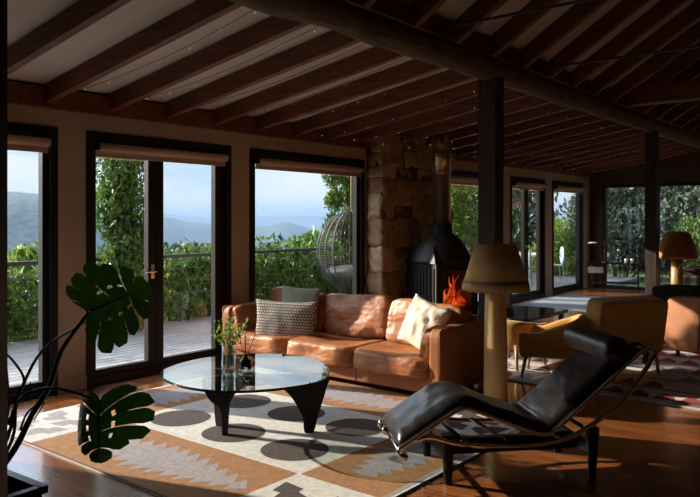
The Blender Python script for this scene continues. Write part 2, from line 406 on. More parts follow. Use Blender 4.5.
def door(n, a, b, split):
    m = MB(); frame_box(m, a, b, 0, HT, .07, XW-.14, XW+.012); o = struct(m.build('door_%d'%n, blackpaint, bevel=.003))
    for y0, y1, wl, wr_ in ((a+.07, split, .045, .09), (split, b-.07, .085, .12)):
        s = MB(); w = .085; X0, X1 = XW-.10, XW-.03; y0 += .002; y1 -= .002
        s.box((X0,y0,.05),(X1,y0+wl,HT-.07)); s.box((X0,y1-wr_,.05),(X1,y1,HT-.07)); s.box((X0,y0+wl,HT-.155),(X1,y1-wr_,HT-.07)); s.box((X0,y0+wl,.05),(X1,y1-wr_,.135))
        so = s.build('door_leaf', sashwood, o, bevel=.004)
        g = MB(); pane(g, y0+wl-.01, y1-wr_+.01, .13, HT-.15, XW-.065); g.build('glass_pane', glassw, so)
    h = MB(); h.tube([(XW-.03,split-.045,1.0),(XW+.03,split-.045,1.0),(XW+.03,split-.16,1.0)], .009, 8); h.box((XW-.032,split-.065,.93),(XW-.022,split-.025,1.07)); h.build('door_handle', chrome, o, smooth=False)
    return o
window(1, 1.55, 3.23); door(1, 3.50, 5.21, 4.27); window(2, 5.48, 7.56); window(3, 9.42, 11.50); door(2, 11.87, 13.40, 12.62); window(4, 13.74, 15.41)
for i, (a, b) in enumerate(FW):
    m = MB(); w = .06
    for q in [((a,0),(a+w,FT)),((b-w,0),(b,FT)),((a+w,FT-w),(b-w,FT)),((a+w,0),(b-w,w))]:
        m.box((q[0][0],YF-.01,q[0][1]),(q[1][0],YF+.12,q[1][1]))
    o = struct(m.build('window_%d'%(i+5), blackpaint)); g = MB(); g.box((a+w,YF+.05,w),(b-w,YF+.058,FT-w)); g.build('glass_pane', glassw, o)
# roller blinds, rolled up
def blind(a, b, label):
    t = thing('roller_blind', label, 'blind', (XW+.035,(a+b)/2,2.16))
    L = (b-a)/2-.09
    m = MB(); m.tube([(0,-L,0),(0,L,0)], .038, 14); m.build('fabric_roll', blindfab, t, smooth=True)
    m = MB(); m.box((-.030,-L,-.075),(-.024,L,0)); m.box((-.036,-L,-.088),(-.018,L,-.07)); m.build('blind_hem', blindfab, t)
    for s_ in (-1,1):
        m = MB(); m.box((-.045,s_*L-.006,-.03),(.04,s_*L+.006,.045)); m.build('bracket', darkmetal, t)
for (a, b), lab in zip(openings, ['beige roller blind rolled up over the leftmost window','beige roller blind rolled up above the glass door nearest the monstera','beige roller blind rolled up over the window behind the leather sofa','beige roller blind rolled up over the window right of the stove','beige roller blind rolled up above the far glass door','beige roller blind rolled up over the last window near the corner']):
    blind(a, b, lab)

# stone chimney breast
def chimney():
    m = MB(); y0, y1, xf = 7.60, 9.34, -5.56
    m.box((XW,y0+.015,0),(xf-.012,y1-.015,2.66), mortar)
    z = 0
    rnd = random.Random(3)
    def rock(a, b, tone):
        c = (Vector(a)+Vector(b))/2; h = (Vector(b)-Vector(a))/2
        bm = bmesh.new(); bmesh.ops.create_cube(bm, size=2); bmesh.ops.subdivide_edges(bm, edges=bm.edges, cuts=4, use_grid_fill=True)
        vs = []
        for v in bm.verts:
            q = v.co; L = (abs(q.x)**14+abs(q.y)**14+abs(q.z)**14)**(1/14)
            p = Vector((q.x/L*h.x, q.y/L*h.y, q.z/L*h.z))+c
            p += Vector((noise.noise(p*7),noise.noise(p*6+Vector((9,0,0))),noise.noise(p*6+Vector((0,9,0)))))*.05
            vs.append(p)
        bm.verts.index_update(); m.add(vs, [tuple(v.index for v in f.verts) for f in bm.faces], stone, tone); bm.free()
    while z < 2.62:
        h = rnd.uniform(.12,.42)
        if z+h > 2.5: h = 2.66-z
        y = y0; first = True
        while y < y1-.01:
            L = rnd.uniform(.16,.66)
            if y+L > y1-.15: L = y1-y
            d = rnd.uniform(-.02,.035)
            sp = h > .26 and rnd.random() < .45
            if sp:
                hm_ = h*rnd.uniform(.35,.65); rock((XW+.01,y-.012,z-.010),(xf+d,y+L+.010,z+hm_+.010), rnd.random()); rock((XW+.01,y-.012,z+hm_-.010),(xf+rnd.uniform(-.02,.03),y+L+.010,z+h+.010), rnd.random())
            else: rock((XW+.01,y-.012,z-.010),(xf+d,y+L+.010,z+h+.010), rnd.random())
            y += L; first = False
        z += h
    o = m.build('wall_chimney', None, smooth=True); struct(o)
chimney()

# ================================================================ STOVE
def stove():
    C = (-5.0, 8.16, 0)
    t = thing('wood_stove', 'black cast-iron wood stove with hooded top and burning fire before the stone wall', 'stove', C, math.radians(-24))
    m = MB(); m.box((-.36,-.32,.12),(.36,.32,.16)); m.box((-.36,-.32,.16),(-.30,.32,.92)); m.box((-.36,.28,.16),(.36,.32,.92)); m.box((-.36,-.32,.16),(.36,-.28,.92)); m.box((-.36,-.32,.90),(.36,.32,.94))
    m.box((.33,-.32,.16),(.36,-.22,.92)); m.box((.33,.22,.16),(.36,.32,.92)); m.box((.33,-.22,.84),(.36,.22,.92)); m.box((.33,-.22,.16),(.36,.22,.30))
    m.build('firebox', castiron, t, bevel=.006)
    m = MB()
    for k in range(9): m.box((-.34+k*.078,-.336,.2),(-.325+k*.078,-.32,.88))
    m.build('side_louvres', mat('louvre_iron', (.03,.03,.032), None, .4), t)
    m = MB(); m.box((.345,-.335,.16),(.362,-.318,.94)); m.build('corner_trim', steel, t)
    m = MB(); m.lathe([(.40,.94),(.41,.965),(.385,1.01),(.345,1.09),(.30,1.17),(.24,1.25),(.17,1.305),(.137,1.33),(.137,1.45),(.125,1.45)], seg=36); m.build('hood', castiron, t, smooth=True)
    m = MB()
    m.add([(-.36,-.34,.94),(.36,-.34,.94),(.2,-.27,1.16),(-.24,-.27,1.16)], [(0,1,2,3)]); 
    m.build('hood_panel', castiron, t, solid=.01)
    m = MB(); m.lathe([(.118,1.44),(.118,2.10),(.124,2.10),(.124,2.14),(.120,2.14),(.120,2.64)], seg=28); m.build('flue', steel, t, smooth=True)
    m = MB(); m.lathe([(.10,2.13),(.132,2.135),(.132,2.64),(.1,2.64)], seg=28); m.build('flue_shroud', steel, t, smooth=True)
    for a, b in ((-.3,-.26),(.3,-.26),(-.3,.26),(.3,.26)):
        m = MB(); m.lathe([(.018,0),(.03,.12)], c=(a,b,0), seg=10); m.build('foot', castiron, t)
    m = MB()
    for k, (yy, zz) in enumerate([(-.1,.36),(.08,.36),(0,.44)]):
        m.tube([(.0,yy-.16,zz),(.02,yy+.18,zz+.02)], .05, 10)
    m.build('burning_log', bark, t, smooth=True)
    rnd = random.Random(5)
    for k in range(18):
        x = rnd.uniform(-.1,.22); y = rnd.uniform(-.20,.20); h = rnd.uniform(.20,.46)*(1.15-abs(y)*2.4)
        pts = []; rs = []
        for i in range(9):
            s_ = i/8; pts.append((x+.03*math.sin(s_*6+k), y+.035*math.sin(s_*5+k*2), .38+h*s_)); rs.append(max(.002,.045*math.sin(PI*min(1,s_*.8+.2))**1.1*(1-s_*.55)))
        m = MB(); m.tube(pts, rs, 8, flat=.7); m.build('flame', fire_hot if k%3==0 else fire_m, t, smooth=True)
    L = bpy.data.objects.new('fire_light', bpy.data.lights.new('fire_light', 'POINT')); COL.objects.link(L); L.parent = t; L.location = (.15,0,.55)
    L.data.energy = 5; L.data.color = (1,.35,.1); L.data.shadow_soft_size = .12
stove()

# ================================================================ RUGS
def poly(m, pts, z, mt): m.add([(x,y,z) for x,y in pts], [tuple(range(len(pts)))], mt)
def feather(m, cx, cy, hx, hy, nt_, z, mt, alongx=True, amp=.35, rnd=None):
    # serrated lozenge motif with saw teeth on both long sides
    L = hx; W = hy; top = []; bot = []
    for i in range(nt_+1):
        s_ = -1+2*i/nt_; env = (1-abs(s_))**.5
        top.append((s_*L, W*env)); 
        if i < nt_:
            s2 = -1+2*(i+.82)/nt_; e2 = max(0,(1-abs(s2)))**.5; top.append((s2*L, W*max(0,e2-amp)*.9))
    bot = [(x,-y) for x,y in reversed(top)]
    # offset lower teeth in the other direction
    for i in range(len(top)-1):
        (x0,y0),(x1,y1) = top[i],top[i+1]
        q = [(x0,-y0),(x1,-y1),(x1,y1),(x0,y0)]
        if not alongx: q = [(y,x) for x,y in q][::-1]
        poly(m, [(cx+a,cy+b) for a,b in q], z, mt)
def main_rug():
    m = MB(); X = [-5.32,-4.66,-2.87,-2.22]; Y = [2.37,3.08,4.36,5.06]; z = .012
    m.box((X[0],Y[0],0),(X[3],Y[3],z), rugwhite)
    e = .03
    def rect(x0,y0,x1,y1,zz,mt): poly(m, [(x0,y0),(x1,y0),(x1,y1),(x0,y1)], zz, mt)
    z1, z2 = z+.0006, z+.0012
    # dark hem
    for q in ((X[0],Y[0],X[3],Y[0]+.012),(X[0],Y[3]-.012,X[3],Y[3])): rect(*q, z2, rugbrown)
    rect(X[0]+e,Y[0]+.012,X[1],Y[1],z1,rugwhite)
    rect(X[1],Y[0]+.012,X[2],Y[1]-.0,z1,rugochre); rect(X[1],Y[2],X[2],Y[3]-.012,z1,rugochre)
    rect(X[0]+e,Y[1],X[1],Y[2],z1,rugochre); rect(X[2]+.02,Y[1],X[3]-.05,Y[2],z1,rugochre)
    feather(m, -3.77, 2.73, .86, .25, 15, z2, ruggrey)
    feather(m, -3.77, 4.70, .86, .24, 15, z2, ruggrey)
    feather(m, -2.56, 3.72, .50, .22, 11, z2, ruggrey, False); feather(m, -4.99, 3.72, .58, .28, 11, z2, ruggrey, False)
    # white serrations along the inner edge of the ochre panels
    # circles
    for cx in (-4.36,-3.77,-3.185):
        for cy in (3.39,4.03):
            poly(m, [(cx+.222*math.cos(a)*(1+.02*noise.noise(Vector((math.cos(a)*2,math.sin(a)*2,cx)))), cy+.222*math.sin(a)) for a in [2*PI*k/48 for k in range(48)]], z2, rugbrown)
    # corner panels: stepped dark shapes
    for (cx, cy, mt, s_) in ((-2.56,2.72,rugbrown,1),(-4.99,2.72,ruggrey,-1),(-2.56,4.70,rugbrown,1),(-4.99,4.70,ruggrey,-1)):
        for dx, dy, a in ((-.14,.10,0),(.12,.10,PI/2),(-.12,-.14,PI),(.14,-.14,-PI/2)):
            ca, sa = math.cos(a), math.sin(a)
            q = [(-.13,.12),(-.10,-.02),(-.04,-.02),(-.02,-.10),(.05,-.10),(.14,.02),(.03,.05),(.02,.10)]
            poly(m, [(cx+dx+ca*x-sa*y, cy+dy+sa*x+ca*y) for x,y in q], z2, mt)
    rect(X[3]-.05,Y[0],X[3]-.02,Y[3],z2,ruggrey)
    tag(m.build('circle_rug'), 'large ochre and white rug with dark brown circles under the glass table', 'rug')
main_rug()
def kilim():
    m = MB(); m.box((-3.75,6.12,0),(.9,9.1,.012), rugcream); z1 = .0128; z2 = .0134
    for k in range(7):
        y0 = 6.18+k*.42
        cols = [rugred, rugslate, rugbrown, rugred, rugcream, rugslate, rugred]
        for i in range(22):
            x = -3.68+i*.21
            poly(m, [(x,y0+.05),(x+.2,y0+.05),(x+.15,y0+.20),(x+.05,y0+.32)], z1, cols[(k+i//3)%7])
        poly(m, [(-3.72,y0-.02),(.87,y0-.02),(.87,y0+.02),(-3.72,y0+.02)], z2, rugbrown if k%2 else rugslate)
    for k in range(8): poly(m, [(-1.6+.0*k,6.14+k*.02),(-1.2,6.14+k*.02),(-1.2,6.15+k*.02),(-1.6,6.15+k*.02)], z2, rugbrown)
    tag(m.build('kilim_rug'), 'cream and dark red kilim rug under the mustard chairs', 'rug')
kilim()
m = MB(); m.box((-5.66,11.6,0),(-4.35,13.9,.012)); tag(m.build('door_mat', rugslate), 'plain slate-blue rug lying inside the far glass door', 'rug')

# ================================================================ LEATHER SOFA
def sofa():
    x0, x1, y0, y1 = -5.74, -3.08, 5.0, 5.84
    t = thing('leather_sofa', 'long tan leather sofa with loose cushions facing the glass coffee table', 'sofa', ((x0+x1)/2,(y0+y1)/2,0))
    cx, cy = (x0+x1)/2, (y0+y1)/2
    hx, hy = (x1-x0)/2, (y1-y0)/2
    m = MB(); m.box((-hx+.02,-hy+.03,.05),(hx-.02,hy,.20)); m.build('base', leather_dk, t, bevel=.018)
    for xx in (-.45,.43):
        m = MB(); m.tube([(xx,-hy+.027,.06),(xx,-hy+.027,.19)], .003, 6); m.build('base_seam', stitch, t)
    for s_, nm in ((-1,'arm'),(1,'arm')):
        m = MB(); m.soft((s_*(hx-.055),0,.325),(.056,hy,.275), p=.085, n=16, wr=.003, ws=5); m.build(nm, leather_dk, t, smooth=True)
        m = MB(); m.tube([(s_*(hx-.008),-hy+.01,.07),(s_*(hx-.008),-hy+.005,.58),(s_*(hx-.008),-hy+.03,.598),(s_*(hx-.008),hy-.03,.598)], .006, 6); m.build('piping', leather_dk, t, smooth=True)
    m = MB(); m.soft((0,hy-.07,.36),(hx-.04,.075,.33), p=.18, n=14, wr=.005, ws=4); m.build('back_frame', leather_dk, t, smooth=True)
    # seat cushions
    W = (2*hx-.22)/3
    for k in range(3):
        c = -hx+.11+W*(k+.5)
        m = MB(); m.soft((c,-.09,.262),(W/2+.010,hy-.035,.105), p=.16, n=38, wr=.010, ws=4.5, seed=k*7, sag=.03)
        m.build('seat_cushion', leather, t, smooth=True)
    # back cushions
    Wb = (2*hx-.24)/3
    for k in range(3):
        c = -hx+.12+Wb*(k+.5)
        M = Matrix.Rotation(math.radians(-14+3*(k%2)), 4, 'X')@Matrix.Rotation(math.radians([3,-2,2,-3][k]), 4, 'Y')
        m = MB(); m.soft((c,.185,.545-.02*(k==2)),(Wb/2+.008,.085,.215), p=.17, n=36, wr=.012, ws=4.5, seed=k*5+20, M=M)
        m.build('back_cushion', leather, t, smooth=True)
    # arm cushions leaning on the arms
    for s_ in (-1,1):
        M = Matrix.Rotation(math.radians(s_*12), 4, 'Y')
        m = MB(); m.soft((s_*(hx-.165),-.12,.455),(.058,.27,.145), p=.16, n=26, wr=.012, ws=6, seed=40+s_, M=M); m.build('arm_cushion', leather, t, smooth=True)
    for a in (-1,1):
        for b in (-1,1):
            m = MB(); m.box((a*(hx-.15)-.03,b*(hy-.1)-.03,0),(a*(hx-.15)+.03,b*(hy-.1)+.03,.05)); m.build('foot', darkmetal, t)
sofa()
def pillow_at(name, w, h, t, loc, rot, mt, label, seed=0, wr=.012):
    m = MB(); m.pillow(w, h, t, seed=seed, wr=wr, n=22); o = m.build(name, mt, smooth=True, merge=True); o.location = loc; o.rotation_euler = rot
    return tag(o, label, 'cushion')
pillow_at('woven_cushion', .71, .43, .15, (-5.02,5.20,.475), (math.radians(82),0,math.radians(16)), weave, 'grey basket-weave rectangular cushion on the left of the leather sofa', 1, .006)
pillow_at('sage_cushion', .47, .42, .14, (-5.05,5.44,.60), (math.radians(82),math.radians(2),math.radians(12)), sage, 'sage green linen cushion behind the grey woven cushion', 5)
pillow_at('cream_cushion', .47, .45, .19, (-3.48,5.37,.565), (math.radians(72),math.radians(14),math.radians(-14)), cream, 'crumpled cream linen cushion at the right end of the leather sofa', 9, .03)

# ================================================================ COFFEE TABLE
def coffee_table():
    t = thing('coffee_table', 'sculptural coffee table with rounded glass top on interlocked black wooden base', 'table', (-3.7,3.5,.0132))
    ctrl = [(-4.20,3.05),(-3.78,2.86),(-3.40,2.93),(-3.16,3.22),(-3.10,3.60),(-3.36,3.97),(-3.80,4.16),(-4.17,3.98),(-4.36,3.55)]
    n = len(ctrl); out = []
    for i in range(n):
        p0,p1,p2,p3 = [Vector(ctrl[(i+k-1)%n]) for k in range(4)]
        for k in range(8):
            s_ = k/8; out.append(.5*((2*p1)+(-p0+p2)*s_+(2*p0-5*p1+4*p2-p3)*s_*s_+(-p0+3*p1-3*p2+p3)*s_**3))
    out = [((p.x+3.7)*.955, (p.y-3.5)*.93) for p in out]; k = len(out)
    m = MB()
    z0, z1 = .408, .425
    m.add([(x,y,z0) for x,y in out], [tuple(range(k-1,-1,-1))], glasst)
    m.add([(x,y,z1) for x,y in out], [tuple(range(k))], glasst)
    m.add([(x,y,z0) for x,y in out]+[(x,y,z1) for x,y in out], [(i,(i+1)%k,k+(i+1)%k,k+i) for i in range(k)], glassedge)
    m.build('glass_top', None, t)
    # base: two curved fins
    def fin(prof, origin, ang, th):
        m = MB(); M = Matrix.Translation(origin)@Matrix.Rotation(ang, 4, 'Z')@Mx
        m.prism(prof, -th/2, th/2, M=M); return m
    def smooth2(c, sub=6, closed=True):
        o = []; n = len(c)
        for i in range(n):
            p0,p1,p2,p3 = [Vector(c[(i+k-1)%n]) for k in range(4)]
            for k in range(sub):
                s_ = k/sub; o.append(tuple(.5*((2*p1)+(-p0+p2)*s_+(2*p0-5*p1+4*p2-p3)*s_*s_+(-p0+3*p1-3*p2+p3)*s_**3)))
        return o
    A = Vector((-3.80+3.7,3.30-3.5,0)); B = Vector((-3.37+3.7,3.73-3.5,0))
    d = (B-A); L = d.length; ang = math.atan2(d.y, d.x)
    prof = smooth2([(.01,.002),(.045,.002),(.055,.14),(.075,.25),(.16,.33),(.33,.345),(.46,.28),(L-.05,.12),(L-.03,.002),(L+.03,.002),(L+.07,.14),(L+.12,.30),(L+.13,.402),(L-.1,.404),(.15,.404),(-.10,.404),(-.125,.345),(-.08,.25),(-.005,.17)])
    m = fin(prof, A, ang, .05); auto(m.build('table_base', ebony, t, bevel=.012), 50)
    prof2 = smooth2([(-.03,.002),(.03,.002),(.06,.16),(.14,.30),(.36,.33),(.50,.38),(.50,.404),(-.12,.404),(-.14,.34),(-.06,.2)])
    m = fin(prof2, Vector((-.27,-.05,0)), math.radians(9), .05); auto(m.build('table_base', ebony, t, bevel=.012), 50)
coffee_table()
# vase of greenery
TOPZ = .0132+.425+.0008
def vase():
    x, y = -3.88, 3.44
    t = thing('flower_vase', 'clear glass vase of leafy yellow-green sprigs on the coffee table', 'vase', (x,y,TOPZ))
    m = MB(); m.lathe([(.045,0),(.05,.01),(.05,.19),(.046,.19),(.046,.014),(.001,.012)], seg=28); m.build('vase_body', glassv, t, smooth=True)
    m = MB(); rnd = random.Random(2); tips = []
    for k in range(14):
        a = rnd.uniform(0,2*PI); sp = rnd.uniform(.03,.17); h = rnd.uniform(.24,.40)
        pts = [(.02*math.cos(a+2),.02*math.sin(a+2),.02),(.03*math.cos(a),.03*math.sin(a),.18),(sp*math.cos(a),sp*math.sin(a),h)]
        m.tube(pts, .002, 5); tips.append(pts)
    m.build('stems', leaf, t)
    m = MB()
    for pts in tips:
        for q in range(26):
            s_ = rnd.uniform(.15,1.05); a, b = (Vector(pts[1]), Vector(pts[2])); c = a.lerp(b, s_)+Vector([rnd.uniform(-.03,.03) for _ in range(3)])
            addleaf(m, c, rnd.uniform(.009,.020), rnd)
    m.build('leaves', leaf_yel, t)
def addleaf(m, c, s_, rnd, tone=None, up=0):
    e = Euler((rnd.uniform(0,2*PI), rnd.uniform(0,2*PI), rnd.uniform(0,2*PI))).to_matrix()
    vs = [c+e@Vector(q)*s_ for q in ((-1,0,0),(0,-.45,.12),(1,0,0),(0,.45,.12))]
    m.add(vs, [(0,1,2),(0,2,3)], None, rnd.random() if tone is None else tone)
vase()
def reed():
    t = thing('reed_diffuser', 'squat black bottle with thin dark reeds beside the glass vase', 'bottle', (-3.77,3.50,TOPZ))
    m = MB(); m.lathe([(.04,0),(.045,.01),(.045,.055),(.03,.07),(.016,.075),(.016,.10),(.02,.10)], seg=20); m.build('bottle_body', black_gloss, t, smooth=True)
    m = MB()
    for k in range(5):
        a = k*1.3; m.tube([(0,0,.06),(.075*math.cos(a)+.03,.075*math.sin(a),.27+.02*(k%2))], .0022, 5)
    m.build('reeds', ebony, t)
reed()
m = MB(); m.lathe([(.035,0),(.06,.006),(.085,.035),(.09,.05),(.086,.05),(.08,.036),(.056,.012),(.001,.010)], c=(-3.66,3.30,TOPZ), seg=32); tag(m.build('glass_dish', glassv, smooth=True), 'shallow clear glass dish on the coffee table in front of the vase', 'dish')

# ================================================================ CHAISE LONGUE
def chaise():
    A = Vector((-2.096,3.498,0)); ax = Vector((.6745,.7383,0)).normalized(); n = Vector((-ax.y, ax.x, 0))
    ang = math.atan2(ax.y, ax.x)
    t = thing('chaise_longue', 'black leather tilting chaise longue with chrome tube frame and roll headrest', 'chaise longue', A, ang)
    W = .50     # local: x along, y across (0 near .. W far)
    def cr(c, sub=8):
        o = []; n_ = len(c)
        for i in range(n_-1):
            p0 = Vector(c[max(i-1,0)]); p1 = Vector(c[i]); p2 = Vector(c[i+1]); p3 = Vector(c[min(i+2,n_-1)])
            for k in range(sub):
                s_ = k/sub; o.append(.5*((2*p1)+(-p0+p2)*s_+(2*p0-5*p1+4*p2-p3)*s_*s_+(-p0+3*p1-3*p2+p3)*s_**3))
        o.append(Vector(c[-1])); return o
    prof = cr([(-.285,.235),(-.20,.287),(-.06,.372),(.03,.425),(.085,.44),(.15,.425),(.33,.352),(.50,.287),(.575,.276),(.64,.305),(.90,.52),(1.10,.685),(1.17,.735)], 7)
    # side tubes
    for y in (-.020, W+.020):
        m = MB(); pts = [(-.285,y,.235),(-.30,y,.21),(-.285,y,.185),(-.262,y,.178)][::-1]+[(p.x,y,p.y-.006) for p in prof[1:]]
        e = prof[-1]; pts += [(e.x+.04,y,e.y+.008),(e.x+.075,y,e.y-.012),(e.x+.085,y,e.y-.05)]
        m.tube(pts, .0115, 10); m.build('side_tube', chrome, t, smooth=True)
        arc = cr([(-.20,.272),(-.11,.285),(.05,.240),(.30,.212),(.55,.212),(.74,.255),(.92,.355),(1.07,.48),(1.18,.61),(1.25,.72)], 6)
        m = MB(); m.tube([(p.x,y,p.y) for p in arc], .0145, 10); m.build('curved_runner', chrome, t, smooth=True)
    for s_, z in ((-.262,.178),(1.255,.690),(.10,.232),(.66,.24)):
        m = MB(); m.tube([(s_,-.02,z),(s_,W+.02,z)], .0105, 8); m.build('cross_tube', chrome, t, smooth=True)
    for y in (.0, W):
        m = MB(); m.tube([(-.262,y-.015,.178),(-.262,y+.03,.178)], .024, 10); m.build('foot_knob', chrome, t, smooth=True)
    # webbing straps under pad
    for k in (8,16,24,34,44,54,64,72):
        m = MB(); p = prof[k]; m.box((p.x-.015,.0,p.y-.012),(p.x+.015,W,p.y-.006)); m.build('strap', blackleather, t)
    # strut (chrome spring arm)
    m = MB(); m.tube([(.16,.10,.345),(.35,.04,.225)], .010, 8); m.build('strut', chrome, t, smooth=True)
    # pad
    L = [0]
    for i in range(1,len(prof)): L.append(L[-1]+(prof[i]-prof[i-1]).length)
    tot = L[-1]
    def samp(s_):
        s_ *= tot
        for i in range(1,len(prof)):
            if s_ <= L[i] or i == len(prof)-1:
                k = (s_-L[i-1])/(L[i]-L[i-1]); p = prof[i-1].lerp(prof[i], k); d = (prof[i]-prof[i-1]).normalized(); return p, Vector((-d.y, d.x))
    m = MB(); NU, NV = 90, 16
    for sd in (1,0):
        def fn(a, b):
            p, nn = samp(a); y = -.004+(W+.008)*b; e = min(1, min(b,1-b)*9)**.5; e2 = min(1, min(a,1-a)*30)**.5
            th = .010+.044*e*e2
            if sd:
                h = th+.006*noise.noise(Vector((a*26,y*9,0)))*e*e2+.008*noise.noise(Vector((a*9,y*4,7)))*e
                # folds where the seat bends
                fold = math.exp(-((a-.56)/.04)**2); h += .010*math.sin(a*260+y*4)*fold*e
            else: h = .004-.012*(1-e)
            q = p+nn*h; return Vector((q.x, y, q.y))
        m.grid(fn, NU, NV)
        if sd == 0:
            for q in range(len(m.f)-NU*NV, len(m.f)): m.f[q] = m.f[q][::-1]
    # stitch edges
    for b in (0, NV):
        for i in range(NU):
            a0 = i*(NV+1)+b; a1 = (i+1)*(NV+1)+b; o = (NU+1)*(NV+1)
            m.f.append((a0,a1,a1+o,a0+o)); m.m.append(0)
    for i in (0, NU):
        for b in range(NV):
            a0 = i*(NV+1)+b; o = (NU+1)*(NV+1); m.f.append((a0,a0+1,a0+1+o,a0+o)); m.m.append(0)
    m.build('pad', blackleather, t, smooth=True, merge=True)
    # head roll
    p = samp(.93)[0]
    m = MB(); c = Vector((1.045, .06, .735)); r = .078; prf = [(.001,-.01),(.045,-.012),(.068,.0),(.078,.02)]
    pr_ = [(.001,-.30),(.05,-.298),(.072,-.285),(.080,-.26)]+[(.080+.002*math.sin(k),-.26+.52*k/12) for k in range(1,12)]+[(.080,.26),(.072,.285),(.05,.298),(.001,.30)]
    m.lathe(pr_, c=(1.02,W/2+.015,.735), seg=28, M=Matrix.Rotation(PI/2, 4, 'X'), cap=False); m.build('head_roll', blackleather, t, smooth=True)
    for y in (.06, W-.06):
        m = MB(); m.prism([(1.06,.735),(1.19,.755),(1.235,.70),(1.225,.64),(1.235,.638),(1.248,.705),(1.195,.768),(1.06,.748)], y-.02, y+.02, M=Mx); m.build('headrest_strap', blackleather, t)
    # base
    for s_ in (0,.875):
        for y in (.02, W-.02):
            m = MB()
            M = Matrix.Translation((s_,y,0))
            k = [(.018,0),(.026,.15),(.034,.27),(.034,.285),(.001,.286)]
            m.lathe([(.022,0.0),(.031,.14),(.040,.26),(.040,.285)], c=(s_,y,0), seg=16); m.build('leg', ebony, t, smooth=False)
        m = MB(); m.box((s_-.012,.03,.125),(s_+.012,W-.03,.185)); m.build('cross_rail', darkmetal, t, bevel=.003)
    m = MB(); m.box((.0,W/2-.03,.10),(.875,W/2+.03,.19)); m.build('long_rail', ebony, t, bevel=.004)
    for s_ in (.06,.80):
        m = MB(); m.tube([(s_,.0,.262 if s_ < .5 else .30),(s_,W,.262 if s_ < .5 else .30)], .012, 8); m.build('rubber_bar', darkmetal, t, smooth=True)
chaise()

# ================================================================ LAMPS
def floor_lamp():
    t = thing('fringed_lamp', 'tall lamp with ochre fringed cone shade on a thick pale wooden column', 'lamp', (-2.73,5.29,0))
    m = MB(); m.lathe([(.105,0),(.105,.02),(.098,.05),(.094,.5),(.085,.86),(.082,1.0),(.03,1.01)], seg=32); m.build('column', lampwood, t, smooth=True)
    m = MB(); m.lathe([(.27,.955),(.166,1.295)], seg=48, cap=False); m.build('lamp_shade', shadefab, t, smooth=True, solid=.004)
    m = MB(); m.lathe([(.272,.935),(.274,.93),(.262,1.005),(.258,1.005)], seg=64, cap=False); m.build('fringe', fringe_m, t, smooth=True, solid=.003)
    m = MB(); m.lathe([(.166,1.29),(.169,1.296),(.166,1.302),(.160,1.297)], seg=48, cap=False)
    m.build('shade_rim', lampwood, t, smooth=True)
    m = MB(); m.tube([(0,0,1.0),(0,0,1.16)], .012, 8); m.lathe([(.001,1.10),(.03,1.13),(.032,1.17),(.001,1.21)], seg=16); m.build('bulb', glassv, t, smooth=True)
floor_lamp()
def dome_lamp():
    p = at(677,286,10.9)
    t = thing('dome_lamp', 'amber lamp with dome-shaped shade on a wooden column near the far window', 'lamp', (p.x,p.y,0))
    m = MB(); m.lathe([(.14,0),(.14,.03),(.092,.06),(.088,.5),(.082,.96)], seg=24); m.build('column', oak, t, smooth=True)
    m = MB(); m.lathe([(.295,.92),(.292,.97),(.25,1.13),(.185,1.27),(.145,1.315),(.07,1.325),(.001,1.326)], seg=40, cap=False); m.build('lamp_shade', mat('amber_shade', (.40,.17,.035), (.46,.20,.045), .8), t, smooth=True, solid=.004)
dome_lamp()

# ================================================================ MUSTARD CHAIRS
def tub(label, loc, rz, w=.66, d=.66, arm=.50, back=.58, seat=.34):
    t = thing('tub_chair', label, 'armchair', loc, rz, 'mustard tub chairs')
    # local: faces +y, back at -y. shell = U wall
    hw, hd = w/2, d/2
    path = []
    for k in range(41):
        s_ = k/40
        if s_ < .3: q = s_/.3; path.append((-hw, hd-q*(d*.75), 0))
        elif s_ > .7: q = (s_-.7)/.3; path.append((hw, -hd+d*.25+q*(d*.75), 0))
        else:
            a = PI+PI*(s_-.3)/.4; path.append((hw*math.cos(a), -hd+d*.25+math.sin(a)*d*.25, 0))
    vs = []; nrow = 12; n = len(path)
    def ring(k, off, z):
        x,y,_ = path[k]; a = path[max(0,k-1)]; b = path[min(n-1,k+1)]; tx, ty = b[0]-a[0], b[1]-a[1]; L = math.hypot(tx,ty) or 1
        nx, ny = ty/L, -tx/L       # outward
        return Vector((x+nx*off, y+ny*off, z))
    def top(k):
        s_ = abs(k/(n-1)-.5)*2; return back+(arm-back)*min(1,(s_/.75))**1.5
    m = MB()
    def fo(a, b):
        k = round(a*(n-1)); z0 = .20; zt = top(k)
        j = b*11
        prof = [(-.085,z0),(-.045,z0-.005),(-.02,z0+.02),(.0,.3),(.02,.38),(.035,zt-.05),(.03,zt-.015),(.0,zt),(-.035,zt-.005),(-.055,zt-.04),(-.06,.36),(-.085,z0)]
        o, z = prof[min(11,int(round(j)))]
        return ring(k, o, z)
    m.grid(fo, n-1, 11); 
    m.f.append(tuple(range(11))); m.m.append(0)
    m.f.append(tuple(range((n-1)*12+10,(n-1)*12-1,-1))); m.m.append(0)
    m.build('shell', mustard, t, smooth=True, sub=1)
    m = MB(); m.soft((0,.02,.29),(hw-.05,hd-.03,.08), p=.25, n=14, wr=.004, sag=.01); m.build('seat', mustard, t, smooth=True)
    for k, (a, b) in enumerate([(-.5,0),(0,0),(.5,0),(-.25,.12),(.25,.12)]):
        m = MB(); m.soft((a*hw*1.1,-hd+.075+abs(a)*.05,.42+b*.6-.03),(.012,.008,.012), p=.5, n=2); m.build('button', oak, t, smooth=True)
    for sx in (-1,1):
        for sy in (-1,1):
            m = MB(); m.tube([(sx*(hw-.06),sy*(hd-.07),.24),(sx*(hw-.02),sy*(hd-.03),0)], [.022,.012], 10); m.build('leg', oak, t, smooth=True)
    return t
